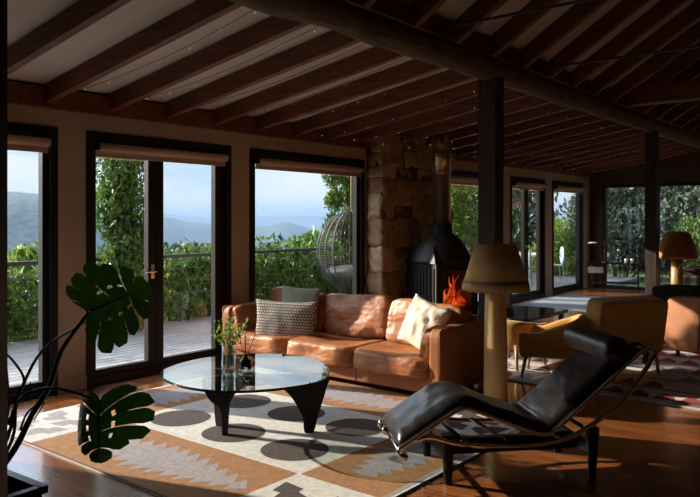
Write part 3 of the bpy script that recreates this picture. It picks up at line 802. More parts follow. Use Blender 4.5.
tub('mustard tub chair half hidden by the lamp column, nearest the dark low table', (-3.32,6.80,.0125), math.radians(-12), w=.52, d=.52, arm=.44, back=.50)
tub('mustard tub chair with buttoned seat right behind the black chaise headrest', (-2.78,6.55,.0125), math.radians(108), w=.52, d=.58, arm=.44, back=.60)
def high_chair():
    # back panel facing the viewer; sits with its front toward the window
    c = Vector((-2.13,6.86,0)); fdir = Vector((-.86,.5,0)); rz = math.atan2(-fdir.x, fdir.y)
    t = thing('lounge_chair', 'mustard lounge chair turned away, its tall plain back in shade', 'armchair', (c.x,c.y,.0125), rz, None)
    m = MB(); M = Matrix.Rotation(math.radians(10), 4, 'X')
    m.soft((0,.09,.49),(.40,.11,.26), p=.07, n=16, wr=.003, M=M); m.build('backrest', mustard, t, smooth=True)
    m = MB(); m.soft((0,.36,.28),(.39,.26,.09), p=.15, n=12, wr=.004); m.build('seat', mustard, t, smooth=True)
    for s_ in (-1,1):
        for y in (.06,.52):
            m = MB(); m.tube([(s_*.34,y,.22),(s_*.37,y+.0,0)], [.022,.014], 10); m.build('leg', oak, t, smooth=True)
high_chair()
# second tan leather sofa, turned, partly out of frame
def sofa2():
    c = Vector((-1.42,8.05,0)); t = thing('tan_sofa', 'tan leather sofa seen from behind at the right edge, sunlight across its back', 'sofa', (c.x,c.y,.0125), math.radians(-22))
    m = MB(); M = Matrix.Rotation(math.radians(-6), 4, 'X')
    m.soft((0,0,.37),(.86,.09,.30), p=.14, n=14, wr=.004, M=M); m.build('backrest', leather_dk, t, smooth=True)
    for x in (-.42,.0,.42):
        m = MB(); m.tube([(x,-.125,.10),(x,-.062,.655)], .005, 6); m.build('seam', stitch, t)
    m = MB(); m.soft((0,.46,.24),(.84,.40,.14), p=.2, n=14, wr=.006); m.build('seat', leather, t, smooth=True)
    for s_ in (-1,1):
        m = MB(); m.soft((s_*.82,.42,.30),(.07,.44,.20), p=.2, n=10, wr=.004); m.build('arm', leather_dk, t, smooth=True)
    for a in (-.75,.75):
        for b in (.02,.8):
            m = MB(); m.lathe([(.02,0),(.025,.12)], c=(a,b,0), seg=10); m.build('foot', darkmetal, t)
sofa2()
def low_table():
    t = thing('low_table', 'low black lacquer coffee table just beyond the mustard chairs and lamp', 'table', (-3.78,7.80,.0125))
    m = MB(); m.box((-.42,-.58,.37),(.42,.58,.41)); m.build('tabletop', black_gloss, t, bevel=.005)
    for a in (-1,1):
        for b in (-1,1):
            m = MB(); m.box((a*.36-.025,b*.52-.025,0),(a*.36+.025,b*.52+.025,.37)); m.build('leg', black_gloss, t, bevel=.003)
low_table()
m = MB(); m.box((-3.98,7.45,.4229),(-3.62,7.73,.50)); tag(m.build('black_box', black_gloss, bevel=.006), 'small black box standing on the low lacquer table', 'box')

# ================================================================ FAR FURNITURE
def drinks_table():
    t = thing('drinks_table', 'slim dark console table holding bottles at the far corner', 'table', (-5.05,15.12,0), math.radians(15))
    m = MB(); m.box((-.48,-.20,.585),(.48,.20,.61)); m.build('tabletop', black_gloss, t, bevel=.003)
    for a in (-1,1):
        for b in (-1,1):
            m = MB(); m.tube([(a*.45,b*.17,.585),(a*.45,b*.17,0)], .013, 8); m.build('leg', darkmetal, t)
    m = MB(); m.box((-.44,-.16,.18),(.44,.16,.20)); m.build('shelf', black_gloss, t)
    m = MB(); m.box((-.52,-.225,.40),(-.22,-.20,.52)); m.build('towel_rail', greycloth, t)
drinks_table()
def decanter(x, y, z, label):
    t = thing('decanter', label, 'decanter', (x,y,z))
    m = MB(); m.lathe([(.055,0),(.065,.02),(.06,.10),(.025,.16),(.02,.21),(.03,.225)], seg=20); m.build('decanter_body', glassv, t, smooth=True)
    m = MB(); m.lathe([(.015,.21),(.028,.24),(.03,.265),(.001,.29)], seg=16); m.build('stopper', chrome, t, smooth=True)
decanter(-4.97,15.10,.6105,'clear glass decanter with round stopper on the dark console table')
for x, y, lab in ((-4.82,15.12,'short clear tumbler right beside the decanter'),(-4.71,15.15,'short clear tumbler second to the right of the decanter'),(-5.10,15.05,'short clear tumbler left of the decanter')):
    m = MB(); m.lathe([(.03,0),(.036,.09),(.033,.09),(.028,.008),(.001,.006)], c=(x,y,.6105), seg=18); tag(m.build('tumbler', whitepaint if x > -4.9 else glassv, smooth=True), lab, 'glass')
def table_lamp():
    t = thing('desk_lamp', 'slender black swing-arm lamp with flat pale head on the console table', 'lamp', (-5.25,15.08,.6105))
    m = MB(); m.lathe([(.06,0),(.06,.015),(.01,.02),(.01,.5)], seg=16); m.build('stand', darkmetal, t)
    m = MB(); m.tube([(-.24,-.05,.40),(.0,0,.42),(.22,.08,.40)], .008, 8); m.build('lamp_arm', darkmetal, t)
    m = MB(); m.lathe([(.09,.395),(.09,.41),(.03,.43)], c=(-.24,-.05,0), seg=18); m.build('lamp_head', whitepaint, t)
table_lamp()
def green_sofa():
    p = at(705,300,9.6)
    t = thing('green_bench', 'low dark green upholstered bench below the dome-shaped lamp', 'bench', (-2.22,10.02,0), math.radians(20))
    m = MB(); m.soft((0,0,.52),(.62,.09,.14), p=.2, n=12, wr=.004); m.build('backrest', darkgreen, t, smooth=True)
    m = MB(); m.soft((0,.40,.30),(.62,.36,.11), p=.2, n=12, wr=.004); m.build('seat', darkgreen, t, smooth=True)
    for a in (-.55,.55):
        for b in (.0,.68):
            m = MB(); m.tube([(a,b,.38 if b == 0 else .2),(a,b,0)], .02, 8); m.build('leg', ebony, t)
green_sofa()
pillow_at('grey_cushion', .42, .42, .16, (-1.93,10.35,.66), (math.radians(75),0,math.radians(20)), greycloth, 'mottled grey cushion on the dark green bench', 14, .02)
def stool():
    p = at(642,296,8.9)
    t = thing('mustard_stool', 'small mustard upholstered footstool behind the shaded lounge chair', 'stool', (p.x,p.y,0), math.radians(30))
    m = MB(); m.soft((0,0,.47),(.24,.2,.07), p=.25, n=10, wr=.003); m.build('seat', mustard, t, smooth=True)
    for a in (-1,1):
        for b in (-1,1):
            m = MB(); m.tube([(a*.17,b*.13,.43),(a*.2,b*.16,0)], [.018,.012], 8); m.build('leg', oak, t)
stool()
def dining():
    p = Vector((-2.6,12.3,0))
    t = thing('dining_table', 'dark wooden dining table beyond the dome-shaped lamp', 'table', (p.x+.55,p.y,0))
    m = MB(); m.box((-.9,-.45,.72),(.9,.45,.75)); m.build('tabletop', postwood, t, bevel=.004)
    m = MB(); m.box((-.82,-.38,.63),(.82,.38,.72)); m.build('apron', farwood, t)
    for a in (-1,1):
        for b in (-1,1):
            m = MB(); m.box((a*.82-.035,b*.37-.035,0),(a*.82+.035,b*.37+.035,.63)); m.build('leg', farwood, t)
    def chair(x, y, rz, lab):
        c = thing('dining_chair', lab, 'chair', (x,y,0), rz, 'bentwood dining chairs')
        m = MB(); m.lathe([(.2,.44),(.21,.45),(.2,.465)], seg=24); m.build('seat', oak, c, smooth=True)
        for a in (-1,1):
            for b in (-1,1):
                m = MB(); m.tube([(a*.14,b*.14,.44),(a*.19,b*.19,0)], .013, 8); m.build('leg', steel, c)
        m = MB(); m.tube([(-.17,-.17,.46),(-.19,-.22,.66),(-.15,-.25,.84),(0,-.26,.90),(.15,-.25,.84),(.19,-.22,.66),(.17,-.17,.46)], .012, 8); m.build('back_hoop', steel, c, smooth=True)
    chair(-2.75,11.7,0.2,'bentwood dining chair at the near left corner of the dining table')
    chair(-2.05,11.65,-.1,'bentwood dining chair behind the dome lamp column')
    chair(-1.4,11.7,.1,'bentwood dining chair at the right of the dining table')
dining()
for x, y, h, lab in ((-2.15,12.2,.30,'tall clear bottle on the dining table, left of the pair'),(-1.75,12.25,.24,'clear bottle on the dining table, right of the pair')):
    m = MB(); m.lathe([(.035,0),(.038,h*.5),(.014,h*.7),(.014,h),(.001,h)], c=(x,y,.751), seg=16); tag(m.build('bottle', glassv, smooth=True), lab, 'bottle')

# ================================================================ MONSTERA + PLANTER + POST
m = MB(); p = at(3,300,1.75)
q0 = at(-34,300,1.75); 
m.box((-.105,-.075,0),(.0,.0,3.3)); o = m.build('trim_2', mat('navy_black_paint', (.006,.007,.013), None, .4)); struct(o)
e = at(7.5,300,1.75); o.location = (e.x, e.y, 0); o.rotation_euler = (0,0,TH)
def planter():
    e = at(46,492,2.75)
    t = thing('planter_box', 'charred dark timber planter box at the lower left corner', 'planter', (0,0,0))
    z = EYE-(484-HZ)*2.75/FPX
    c = at(46,484,2.75)
    M = Matrix.Translation((c.x,c.y,0))@Matrix.Rotation(math.radians(3), 4, 'Z')
    m = MB(); z = c.z
    w = .03
    M = M@Matrix.Translation((0,-.465,0))
    for a, b in (((-.62,0,0),(0,w,z-.03)),((-.62,.42,0),(0,.42+w,z-.03)),((-.62,w,0),(-.62+w,.42,z-.03)),((-w,w,0),(0,.42,z-.03)),((-.62+w,w,.02),(-w,.42,.06))): m.box(a, b, M=M)
    m.box((-.64,-.015,z-.03),(.015,.025,z), M=M); m.box((-.015,.025,z-.03),(.015,.44,z), M=M); m.box((-.64,.43,z-.03),(.015,.465,z), M=M); m.box((-.64,.025,z-.03),(-.6,.43,z), M=M)
    m.build('box_body', planterwood, t)
    m = MB(); m.box((-.59,.03,z-.10),(-.03,.42,z-.05), M=M); m.build('soil', soil, t)
    return M@Vector((-.26,.36,z-.05))
root = planter()
def monstera_leaf(t, base, tip, normal, width, seed, droop=.25, curl=.1):
    # base = petiole joint, tip = leaf tip
    rnd = random.Random(seed); ax = (tip-base); L = ax.length; ax.normalize()
    side = normal.cross(ax).normalized(); nn = ax.cross(side).normalized()
    def Pt(s_, w_):   # s along midrib (0..1, may be <0), w sideways in leaf units
        b = base+ax*(s_*L)+side*(w_*L)
        return b - nn*(droop*L*(max(0,s_)**2)) - nn*(curl*L*w_*w_*2.2)
    m = MB(); NL = 7
    ctrl = [(0,.0),(-.16,.12),(-.27,.33),(-.22,.56),(-.02,.72),(.26,.76),(.52,.66),(.74,.46),(.90,.22),(1.0,.0)]
    def outl(t_):
        q = t_*(len(ctrl)-1); i = min(len(ctrl)-2, int(q)); f_ = q-i
        p0,p1,p2,p3 = [Vector(ctrl[min(len(ctrl)-1,max(0,i+k))]) for k in (-1,0,1,2)]
        return .5*((2*p1)+(-p0+p2)*f_+(2*p0-5*p1+4*p2-p3)*f_*f_+(-p0+3*p1-3*p2+p3)*f_**3)
    for sd in (-1,1):
        cuts = [(.0,.06)]+[((k/NL)**.95*.86+.02, .10+.90*(k/NL)) for k in range(1,NL)]+[(.93,1.0)]
        for k in range(NL):
            (sa, ta), (sb, tb) = cuts[k], cuts[k+1]
            rows = 14; tone = rnd.random(); sc_ = 1+rnd.uniform(-.07,.05); vs = []
            depth = rnd.uniform(.40,.58) if 0 < k < NL-1 else .7
            for j in range(rows+1):
                q = j/rows
                def cv(s0, t0, q=q):
                    e = outl(t0)*sc_; b0 = Vector((s0,0)); mid = b0.lerp(e,.5)+Vector((-.05,.02))*(1 if t0 < .9 else 0)
                    return b0*(1-q)**2+mid*2*q*(1-q)+e*q*q
                A_, B_ = cv(sa,ta), cv(sb,tb)
                g = 0 if q < depth else .042*min(1,(q-depth)/.15)
                if q > .86: g += .22*((q-.86)/.14)**1.6
                if k == NL-1: gb = 0
                else: gb = g
                ga = g
                for r_ in (ga, (ga+1-gb)/2, 1-gb):
                    c_ = A_.lerp(B_, r_)
                    if q == 1 and abs(r_-.5) < .3: c_ = c_*1.03
                    vs.append(Pt(c_.x, sd*max(0,c_.y)))
            # small oval holes near the midrib are left by splitting the inner rows
            fs = []
            for j in range(rows):
                if j == 4 and 1 < k < NL-2: fs.append((3*j,3*j+1,3*j+4,3*j+3)); continue
                fs += [(3*j,3*j+1,3*j+4,3*j+3),(3*j+1,3*j+2,3*j+5,3*j+4)]
            m.add(vs, fs, None, tone)
    m.tube([Pt(s_,0)+nn*.002 for s_ in (0,.2,.4,.6,.8,.97)], [.005,.0045,.004,.003,.002,.001], 6, tone=1)
    return m.build('leaf', monst, t, smooth=True)
def monstera():
    t = thing('monstera_plant', 'tall monstera with big split leaves arching out of the dark planter', 'plant', (0,0,0))
    def stem(pts, r0, r1, name='stem'):
        c = [Vector(p) for p in pts]; o = []
        for i in range(len(c)-1):
            p0 = c[max(i-1,0)]; p1 = c[i]; p2 = c[i+1]; p3 = c[min(i+2,len(c)-1)]
            for k in range(6):
                s_ = k/6; o.append(.5*((2*p1)+(-p0+p2)*s_+(2*p0-5*p1+4*p2-p3)*s_*s_+(-p0+3*p1-3*p2+p3)*s_**3))
        o.append(c[-1]); n = len(o); m = MB(); m.tube(o, [r0+(r1-r0)*i/(n-1) for i in range(n)], 8); return m.build(name, stemgreen, t, smooth=True)
    D = 2.85
    b1 = at(89,312,D); stem([root, at(14,450,D), at(32,415,D), at(50,385,D), at(62,350,D), b1], .014, .008)
    b2 = at(93,398,D-.1); stem([root+Vector((.03,0,0)), at(10,430,D), at(20,400,D-.05), at(50,388,D-.1), b2], .009, .005)
    stem([at(8,425,D), at(30,370,D+.05), at(48,345,D+.1), at(72,330,D+.05), at(84,322,D)], .007, .004)
    stem([root, at(2,440,D), at(8,400,D), at(4,350,D)], .010, .006)
    stem([root, at(12,440,D-.1), at(16,400,D-.1), at(24,380,D-.1), at(14,362,D-.1), at(2,350,D-.1)], .007, .004)
    stem([at(20,430,D), at(28,412,D), at(44,402,D), at(34,420,D)], .005, .003)
    stem([at(22,392,D), at(36,398,D), at(30,382,D)], .005, .003)
    tocam = Vector((math.sin(TH), -math.cos(TH), .12)).normalized()
    f1 = (tocam+Vector((.25,.1,.1))).normalized()
    monstera_leaf(t, at(91,311,D), at(148,285,D+.02), f1, .60, 4, droop=.10, curl=.05)
    monstera_leaf(t, at(100,400,D-.1), at(93,462,D-.22), (tocam*.75+Vector((-.3,0,.45))).normalized(), .54, 8, droop=.20, curl=.42)
monstera()

# ================================================================ FAIRY LIGHTS
def fairy(pts, nb, label, drop=.035):
    t = thing('string_light', label, 'string light', pts[0], 0, 'fairy light strings')
    P0 = Vector(pts[0]); c = [Vector(p)-P0 for p in pts]; m = MB(); m.tube(c, .0022, 5); m.build('wire', darkmetal, t)
    n = len(c)-1; b0 = None
    for k in range(nb):
        s_ = (k+.5)/nb*n; i = min(n-1,int(s_)); p = c[i].lerp(c[i+1], s_-i)-Vector((0,0,drop*(.3+.7*((k*7)%5)/4)))
        if b0 is None: m = MB(); m.lathe([(.001,-.006),(.0035,-.003),(.0035,.003),(.001,.006)], seg=6); b0 = m.build('bulb', bulb_m, t); b0.location = p
        else: b = b0.copy(); COL.objects.link(b); b.location = p
def sagline(y0, y1, x0=-5.7, x1=-3.4, off=.21, sag=.03, n=10):
    r = []
    for k in range(n+1):
        s_ = k/n; x = x0+(x1-x0)*s_; r.append((x, y0+(y1-y0)*s_, 2.64+.162*(x-XW)-off-sag*math.sin(PI*s_)))
    return r
for k in range(13):
    y = 3.05+k*.61+.3
    fairy(sagline(y-.05, y+.05, off=.06 if k < 5 else .17, sag=.06), 7, 'thin wire of tiny warm bulbs strung beneath the low ceiling between rafters')
for k in range(4):
    y = 11.2+k*1.0
    fairy(sagline(y-.3, y+.3, off=.2, sag=.1), 10, 'thin wire of tiny warm bulbs strung beneath the far end of the low ceiling')

# ================================================================ OUTDOORS
m = MB(); m.box((-9.1,-2,-.18),(XW-.16,20,-.06))
tag(m.build('timber_deck', deckwood), 'weathered grey timber deck outside the glass doors', 'deck')
def deck_lines():
    m = MB()
    for k in range(23): m.box((-9.1+k*.138,-2,-.0605),(-9.1+k*.138+.007,20,-.0585))
    o = m.build('board_gap', darkmetal); return o
dk = bpy.data.objects['timber_deck']; dl = deck_lines(); dl.parent = dk
# ground
def gz(x, y): 
    base = -1.2-.17*max(0,-9.3-x)
    return max(-34, base)+.5*noise.noise(Vector((x*.06,y*.06,0)))*min(1,abs(x+9.3)/10)
m = MB(); xs = [-9.3,-10,-12,-16,-22,-30,-45,-70,-110,-170,-260]
ys = [-200,-120,-70,-40,-20,-8,0,6,12,18,26,40,60,100,170,300]
m.grid(lambda a, b: Vector((xs[round(a*(len(xs)-1))], ys[round(b*(len(ys)-1))], gz(xs[round(a*(len(xs)-1))], ys[round(b*(len(ys)-1))]))), len(xs)-1, len(ys)-1)
struct(m.build('ground', grass, smooth=True))
m = MB(); m.box((-9.3,16.1,-.4),(30,60,-.15)); struct(m.build('garden_ground', grass))
# railing
def railing():
    t = thing('deck_railing', 'dark metal deck railing half buried in hedge leaves', 'railing', (-9.0,0,-.06))
    m = MB(); m.box((-.03,-1.9,.98),(.03,19.5,1.03)); m.build('top_rail', railmetal, t)
    m = MB()
    for k in range(4): m.box((-.008,-1.9,.2+k*.2),(.008,19.5,.212+k*.2))
    m.build('cable', railmetal, t)
    for k in range(12):
        m = MB(); m.box((-.025,-1.8+k*1.9,0),(.025,-1.75+k*1.9,.98)); m.build('railing_post', railmetal, t)
railing()
def foliage(name, blobs, n, size, mt, parent, seed=1, inner=.55, bark_m=None):
    rnd = random.Random(seed); m = MB()
    tot = sum(b[3]*b[4]+b[4]*b[5]+b[3]*b[5] for b in blobs)
    for b in blobs:
        k = int(n*(b[3]*b[4]+b[4]*b[5]+b[3]*b[5])/tot); bt = rnd.uniform(-.15,.15)
        for _ in range(k):
            d = Vector((rnd.gauss(0,1),rnd.gauss(0,1),rnd.gauss(0,1))).normalized(); r = rnd.uniform(inner,1.0)
            c = Vector((b[0]+d.x*b[3]*r, b[1]+d.y*b[4]*r, b[2]+d.z*b[5]*r)); c += Vector((noise.noise(c*2.1),noise.noise(c*2.1+Vector((5,0,0))),noise.noise(c*2.1+Vector((0,5,0)))))*min(b[3],b[4],b[5])*.35
            addleaf(m, c, size*rnd.uniform(.6,1.4), rnd, min(1,max(0,rnd.random()*.8+.1+bt)))
    return m.build(name, mt, parent)
def shrub(label, blobs, n, size, mt, seed, name='hedge_shrub', cat='shrub', group=None, stems=True, base=None):
    x = sum(b[0] for b in blobs)/len(blobs); y = sum(b[1] for b in blobs)/len(blobs); z = base if base is not None else min(b[2]-b[5] for b in blobs)
    t = thing(name, label, cat, (x,y,z), 0, group)
    bl = [(b[0]-x,b[1]-y,b[2]-z,b[3],b[4],b[5]) for b in blobs]
    foliage('foliage', bl, n, size, mt, t, seed)
    m = MB(); rnd = random.Random(seed)
    for b in bl:
        m.tube([(b[0]*.3,b[1]*.3,0),(b[0]*.7,b[1]*.7,b[2]*.6),(b[0],b[1],b[2])], [.03*size*14,.018*size*14,.008*size*14], 7)
        for _ in range(5):
            d = Vector((rnd.gauss(0,1),rnd.gauss(0,1),rnd.gauss(0,1))).normalized()
            m.tube([(b[0],b[1],b[2]-.2*b[5]),(b[0]+d.x*b[3]*.8,b[1]+d.y*b[4]*.8,b[2]+d.z*b[5]*.8)], [.012*size*14,.005*size*14], 5)
    m.build('branches', bark, t)
    return t
rnd = random.Random(11)
# hedge along the railing
def hedge(y0, y1, seed, lab, top=1.05, mt=leaf, n=5200):
    r = random.Random(seed); bl = []
    y = y0
    while y < y1:
        bl.append((-9.42+r.uniform(-.15,.15), y, .30+r.uniform(-.1,.1), .55, .55, top-.30+r.uniform(-.12,.14))); y += .5
    shrub(lab, bl, n, .055, mt, seed, group=None, base=-1.2)
hedge(3.2, 5.4, 31, 'leafy green hedge behind the leftmost window', 1.0, leaf, 6000)
hedge(5.7, 7.0, 32, 'leafy hedge seen low through the left pane of the near glass door', .95, leaf_yel, 4200)
hedge(7.2, 9.0, 33, 'dense hedge seen through the right pane of the near glass door', .95, leaf, 6000)
hedge(9.2, 12.2, 34, 'wide bright green hedge outside the window behind the sofa', 1.10, leaf, 8500)
hedge(12.5, 15.5, 35, 'hedge behind the hanging egg chair', 1.3, leaf, 7000)
# climbing vine on the post near the first door
def vine(x, y, lab, seed, top=2.7, wide=.30, n=5200, side=None):
    t = thing('climbing_vine', lab, 'vine', (x,y,-.06))
    m = MB(); m.box((-.07,-.07,0),(.07,.07,top+.3)); m.build('support_post', postwood, t)
    bl = []; r = random.Random(seed); z = .1
    while z < top+.3:
        bl.append((r.uniform(-.08,.08), r.uniform(-.1,.1), z, wide*r.uniform(.8,1.15), wide*r.uniform(.8,1.2), .30)); z += .28
    for s_ in side or []: bl.append(s_)
    foliage('foliage', bl, n, .05, leaf, t, seed, inner=.3)
p = onx(118,240,-8.75); vine(p.x, p.y, 'thick climbing vine wrapped up a post outside the near glass door', 51, 2.9, .37, 8500, [(0,.35,2.6,.25,.35,.3),(0,.35,1.2,.2,.25,.35)])
p = onx(349,240,-8.75); vine(p.x, p.y, 'vine-covered post with leafy branches above the egg chair', 52, 2.9, .20, 7500, [(0,-.45,2.45,.25,.38,.28),(0,-.85,2.65,.25,.35,.2),(0,-.4,1.95,.2,.28,.30),(0,-.5,1.5,.18,.2,.2),(0,-.3,2.9,.3,.6,.25)])
# hanging egg chair
def egg():
    c = onx(351,251,-7.9)
    t = thing('egg_chair', 'round grey wicker hanging egg chair on the deck', 'hanging chair', (c.x,c.y,c.z))
    rx, rz = .60, .70
    m = MB()
    nR = 22
    for k in range(nR):
        a = 2*PI*k/nR
        if abs(((a-math.radians(-45)+PI)%(2*PI))-PI) < .45: continue
        pts = [(rx*math.sin(q)*math.cos(a), rx*math.sin(q)*math.sin(a), rz*math.cos(q)) for q in [PI*i/20 for i in range(21)]]
        m.tube(pts, .013, 6)
    m.build('wicker_ribs', wicker, t, smooth=True)
    m = MB()
    for q in range(40):
        f_ = .12+.76*q/39; r_ = rx*math.sin(PI*f_); z = rz*math.cos(PI*f_)
        pts = [(r_*math.cos(math.radians(-45)+.45+(2*PI-.9)*i/32), r_*math.sin(math.radians(-45)+.45+(2*PI-.9)*i/32), z) for i in range(33)]
        m.tube(pts, .0035, 4)
    m.build('wicker_mesh', wicker, t, smooth=True)
    m = MB(); m.soft((0,0,-.38),(.42,.42,.13), p=.4, n=8, wr=.01); m.build('seat_pad', wicker, t, smooth=True)
    m = MB(); m.tube([(0,0,rz),(0,0,rz+1.1)], .012, 6); m.build('chain', steel, t)
    # stand
    zb = -.06-c.z
    m = MB(); m.tube([(-.0,.75,zb+.03),(-.0,.78,.4),(-.0,.6,1.3),(0,.3,rz+1.05),(0,.0,rz+1.12)], .03, 10); m.tube([(0,.75,zb+.03),(.5,-.2,zb+.03)], .03, 8); m.tube([(0,.75,zb+.03),(-.5,-.2,zb+.03)], .03, 8); m.build('stand', darkmetal, t, smooth=True)
egg()
# bushes and trees beside the far windows
def tree(label, x, y, z0, h, r, n, size, mt, seed, cat='tree'):
    rr = random.Random(seed); bl = []
    for k in range(9):
        a = rr.uniform(0,2*PI); q = rr.uniform(0,.65)*r
        bl.append((x+q*math.cos(a), y+q*math.sin(a), z0+h*rr.uniform(.12,.88), r*rr.uniform(.40,.62), r*rr.uniform(.40,.62), h*.20))
    shrub(label, bl, n, size, mt, seed, 'garden_tree' if cat == 'tree' else 'garden_bush', cat, base=z0)
tree('bright leafy tree close outside the window right of the stove', -9.8, 14.2, -1, 5.2, 1.9, 9000, .085, leaf, 61)
tree('light green tree outside between the stove window and far door', -10.6, 17.6, -1, 4.6, 2.0, 8000, .085, leaf_yel, 62)
tree('tall grey-green tree behind the last side window', -11.5, 23.5, -1, 6.5, 2.8, 9000, .11, leaf_grey, 63)
tree('yellow-green bush low outside the last side window', -8.3, 19.9, -.5, 2.2, 1.2, 4500, .06, leaf_yel, 64, 'bush')
tree('dense green tree left in the far wall window', -7.0, 21.0, -.2, 3.4, 2.0, 9000, .075, leaf_grey, 65)
tree('grey-green gum tree in the middle of the far wall window', -4.8, 22.5, -.2, 5.4, 2.6, 10000, .09, leaf_grey, 66)
tree('grey-green gum tree at the right of the far wall window', -1.6, 22.0, -.2, 5.6, 2.6, 10000, .09, leaf_grey, 67)
tree('dark bush low outside the far wall window', -3.6, 19.3, -.2, 2.2, 1.5, 7000, .06, leaf, 68, 'bush')
tree('large grey-green tree far behind the far wall window', -5.5, 29.0, -.2, 9.0, 5.0, 12000, .16, leaf_grey, 69)
tree('large grey-green tree behind the far door roof', -17.5, 33.0, -1, 9.0, 4.6, 10000, .18, leaf_grey, 70)
tree('broad green tree beyond the hedge near the red roof', -15.0, 21.5, -2, 6.2, 2.8, 10000, .12, leaf, 71)
tree('dense mid-green thicket behind the left half of the far wall window', -7.6, 25.0, -.2, 5.0, 3.0, 10000, .11, leaf_grey, 72)
tree('dense grey-green thicket behind the gum trees', -3.2, 26.0, -.2, 6.5, 3.6, 11000, .12, leaf_grey, 73)
tree('dense green tree at the far right behind the dining table', .6, 24.0, -.2, 6.0, 3.2, 10000, .11, leaf_grey, 74)
# neighbouring shed with red roof
def shed():
    c = Vector((-11.5,22.2,0))
    t = thing('garden_shed', 'small outbuilding with red tiled roof and white gutter beyond the far door', 'building', (c.x-.9,c.y,-.75))
    m = MB(); m.box((-1.6,-.8,0),(1.4,1.6,2.6)); m.build('wall', greycloth, t)
    z = 2.66
    m = MB(); M = Matrix(((0,0,1,0),(1,0,0,0),(0,1,0,0),(0,0,0,1)))
    vs = [(1.7,-1.0,z),(1.7,1.9,z),(-.1,1.9,z+.95),(-.1,-1.0,z+.95),(-1.9,1.9,z),(-1.9,-1.0,z)]
    m.add(vs, [(0,1,2,3),(3,2,4,5),(0,3,5),(1,4,2),(0,5,4,1)]); m.build('roof', rooftile, t)
    m = MB(); m.box((1.68,-1.05,z-.2),(1.78,1.95,z+.02)); m.box((-1.9,-1.08,z-.2),(1.78,-1.0,z+.0)); m.build('gutter', whitepaint, t)
shed()
# outdoor metal chairs on the deck by the far doors
def deck_chair(x, y, rz, lab, mt):
    t = thing('deck_chair', lab, 'chair', (x,y,-.06), rz)
    m = MB(); m.soft((0,0,.44),(.22,.22,.02), p=.3, n=4); m.build('seat', mt, t, smooth=True)
    m = MB(); m.soft((0,-.2,.68),(.20,.02,.22), p=.35, n=6); m.build('backrest', mt, t, smooth=True)
    for a in (-1,1):
        for b in (-1,1):
            m = MB(); m.tube([(a*.17,b*.17,.43),(a*.22,b*.22,0)], .012, 8); m.build('leg', mt, t)
deck_chair(-6.9, 14.55, 1.9, 'pale blue metal chair on the deck outside the far glass door', bluesteel)
deck_chair(-7.2, 17.05, 2.2, 'pale blue metal chair outside the last side window', bluesteel)
def deck_table():
    t = thing('deck_table', 'grey outdoor table on the deck outside the last side window', 'table', (-7.6,16.3,-.06))
    m = MB(); m.box((-.45,-.6,.70),(.45,.6,.74)); m.build('tabletop', whitepaint, t)
    for a in (-1,1):
        for b in (-1,1):
            m = MB(); m.tube([(a*.4,b*.55,.7),(a*.4,b*.55,0)], .02, 8); m.build('leg', steel, t)
deck_table()
# trees down the slope
vt = [(188,235,46,3.0,leaf_grey),(205,243,38,2.2,leaf),(160,240,52,3.0,leaf),(232,243,60,3.2,leaf),(262,240,42,2.6,leaf_yel),(288,234,40,2.6,leaf),(318,240,46,2.6,leaf),(338,228,40,3.2,leaf),(125,238,60,3,leaf_grey),(35,243,44,2.4,leaf_yel),(60,246,50,2.6,leaf),(470,215,40,5,leaf)]
labs = ['rounded grey-green tree crown on the slope seen through the near glass door','small dark tree crown just right of the grey-green crown on the slope','tree crown on the slope beside the centre stile of the near glass door','tree crown on the slope behind the pier right of the near glass door','light green tree crown at the left of the sofa window','domed dark tree crown in the middle of the sofa window','tree crown left of the egg chair on the slope','tree crown behind the egg chair on the slope','tree crown on the slope behind the climbing vine','yellow-green tree crown on the slope in the leftmost window','tree crown behind the frame of the leftmost window','tall tree on the slope right of the stove']
for k, ((u, v, d, r, mt), lab) in enumerate(zip(vt, labs)):
    p = at(u, v, d); g = gz(p.x, p.y); rr = random.Random(k)
    bl = [(p.x+rr.uniform(-.5,.5)*r, p.y+rr.uniform(-.5,.5)*r, p.z-r*.55-rr.uniform(0,.5)*r, r*.6, r*.6, r*.55) for _ in range(5)]
    bl.append((p.x,p.y,p.z-r*2,r*.9,r*.9,r*1.1))
    shrub(lab, bl, 2600, .30, mt, 80+k, 'valley_tree', 'tree', base=g)
# hills
def ridge(name, label, d, tops, w, zlow, mt, seed, amp, du=6):
    # crest heights follow the skyline; a real three-dimensional ridge with slopes on both sides
    def top(u):
        for (a, za), (b, zb) in zip(tops, tops[1:]):
            if a <= u <= b: k = (u-a)/(b-a); k = k*k*(3-2*k); return za+(zb-za)*k
        return tops[0][1] if u < tops[0][0] else tops[-1][1]
    us = list(range(tops[0][0], tops[-1][0]+1, du)); nv = 26
    def fn(a, b):
        u = us[round(a*(len(us)-1))]; k = b*2-1
        dd = d+w*k; p = at(u, HZ, dd); zt = EYE+top(u)*d/FPX
        prof = math.cos(k*PI/2)**.8 if abs(k) < 1 else 0
        z = zlow+(zt-zlow)*prof+amp*noise.fractal(Vector((p.x/(w*.35),p.y/(w*.35),seed)), 1, 2, 5)*min(1,.25+abs(k)*1.5)
        return Vector((p.x,p.y,z))
    m = MB(); m.grid(fn, len(us)-1, nv); return tag(m.build(name, mt, smooth=True), label, 'hill')
ridge('forested_hill', 'near forested hillside filling the leftmost window', 1000, [(-260,30),(-60,29),(10,29),(45,26),(75,18),(105,2),(130,-25),(150,-40)], 420, -150, forest, 1, 9, 3)
ridge('blue_ridge', 'nearer blue mountain ridge across the valley', 1700, [(-300,0),(60,1),(140,2),(165,3),(190,-2),(225,-6),(262,-7),(285,-2),(310,-8),(345,-5),(400,-1),(480,-5),(620,0)], 500, -300, farhill, 5, 10, 6)
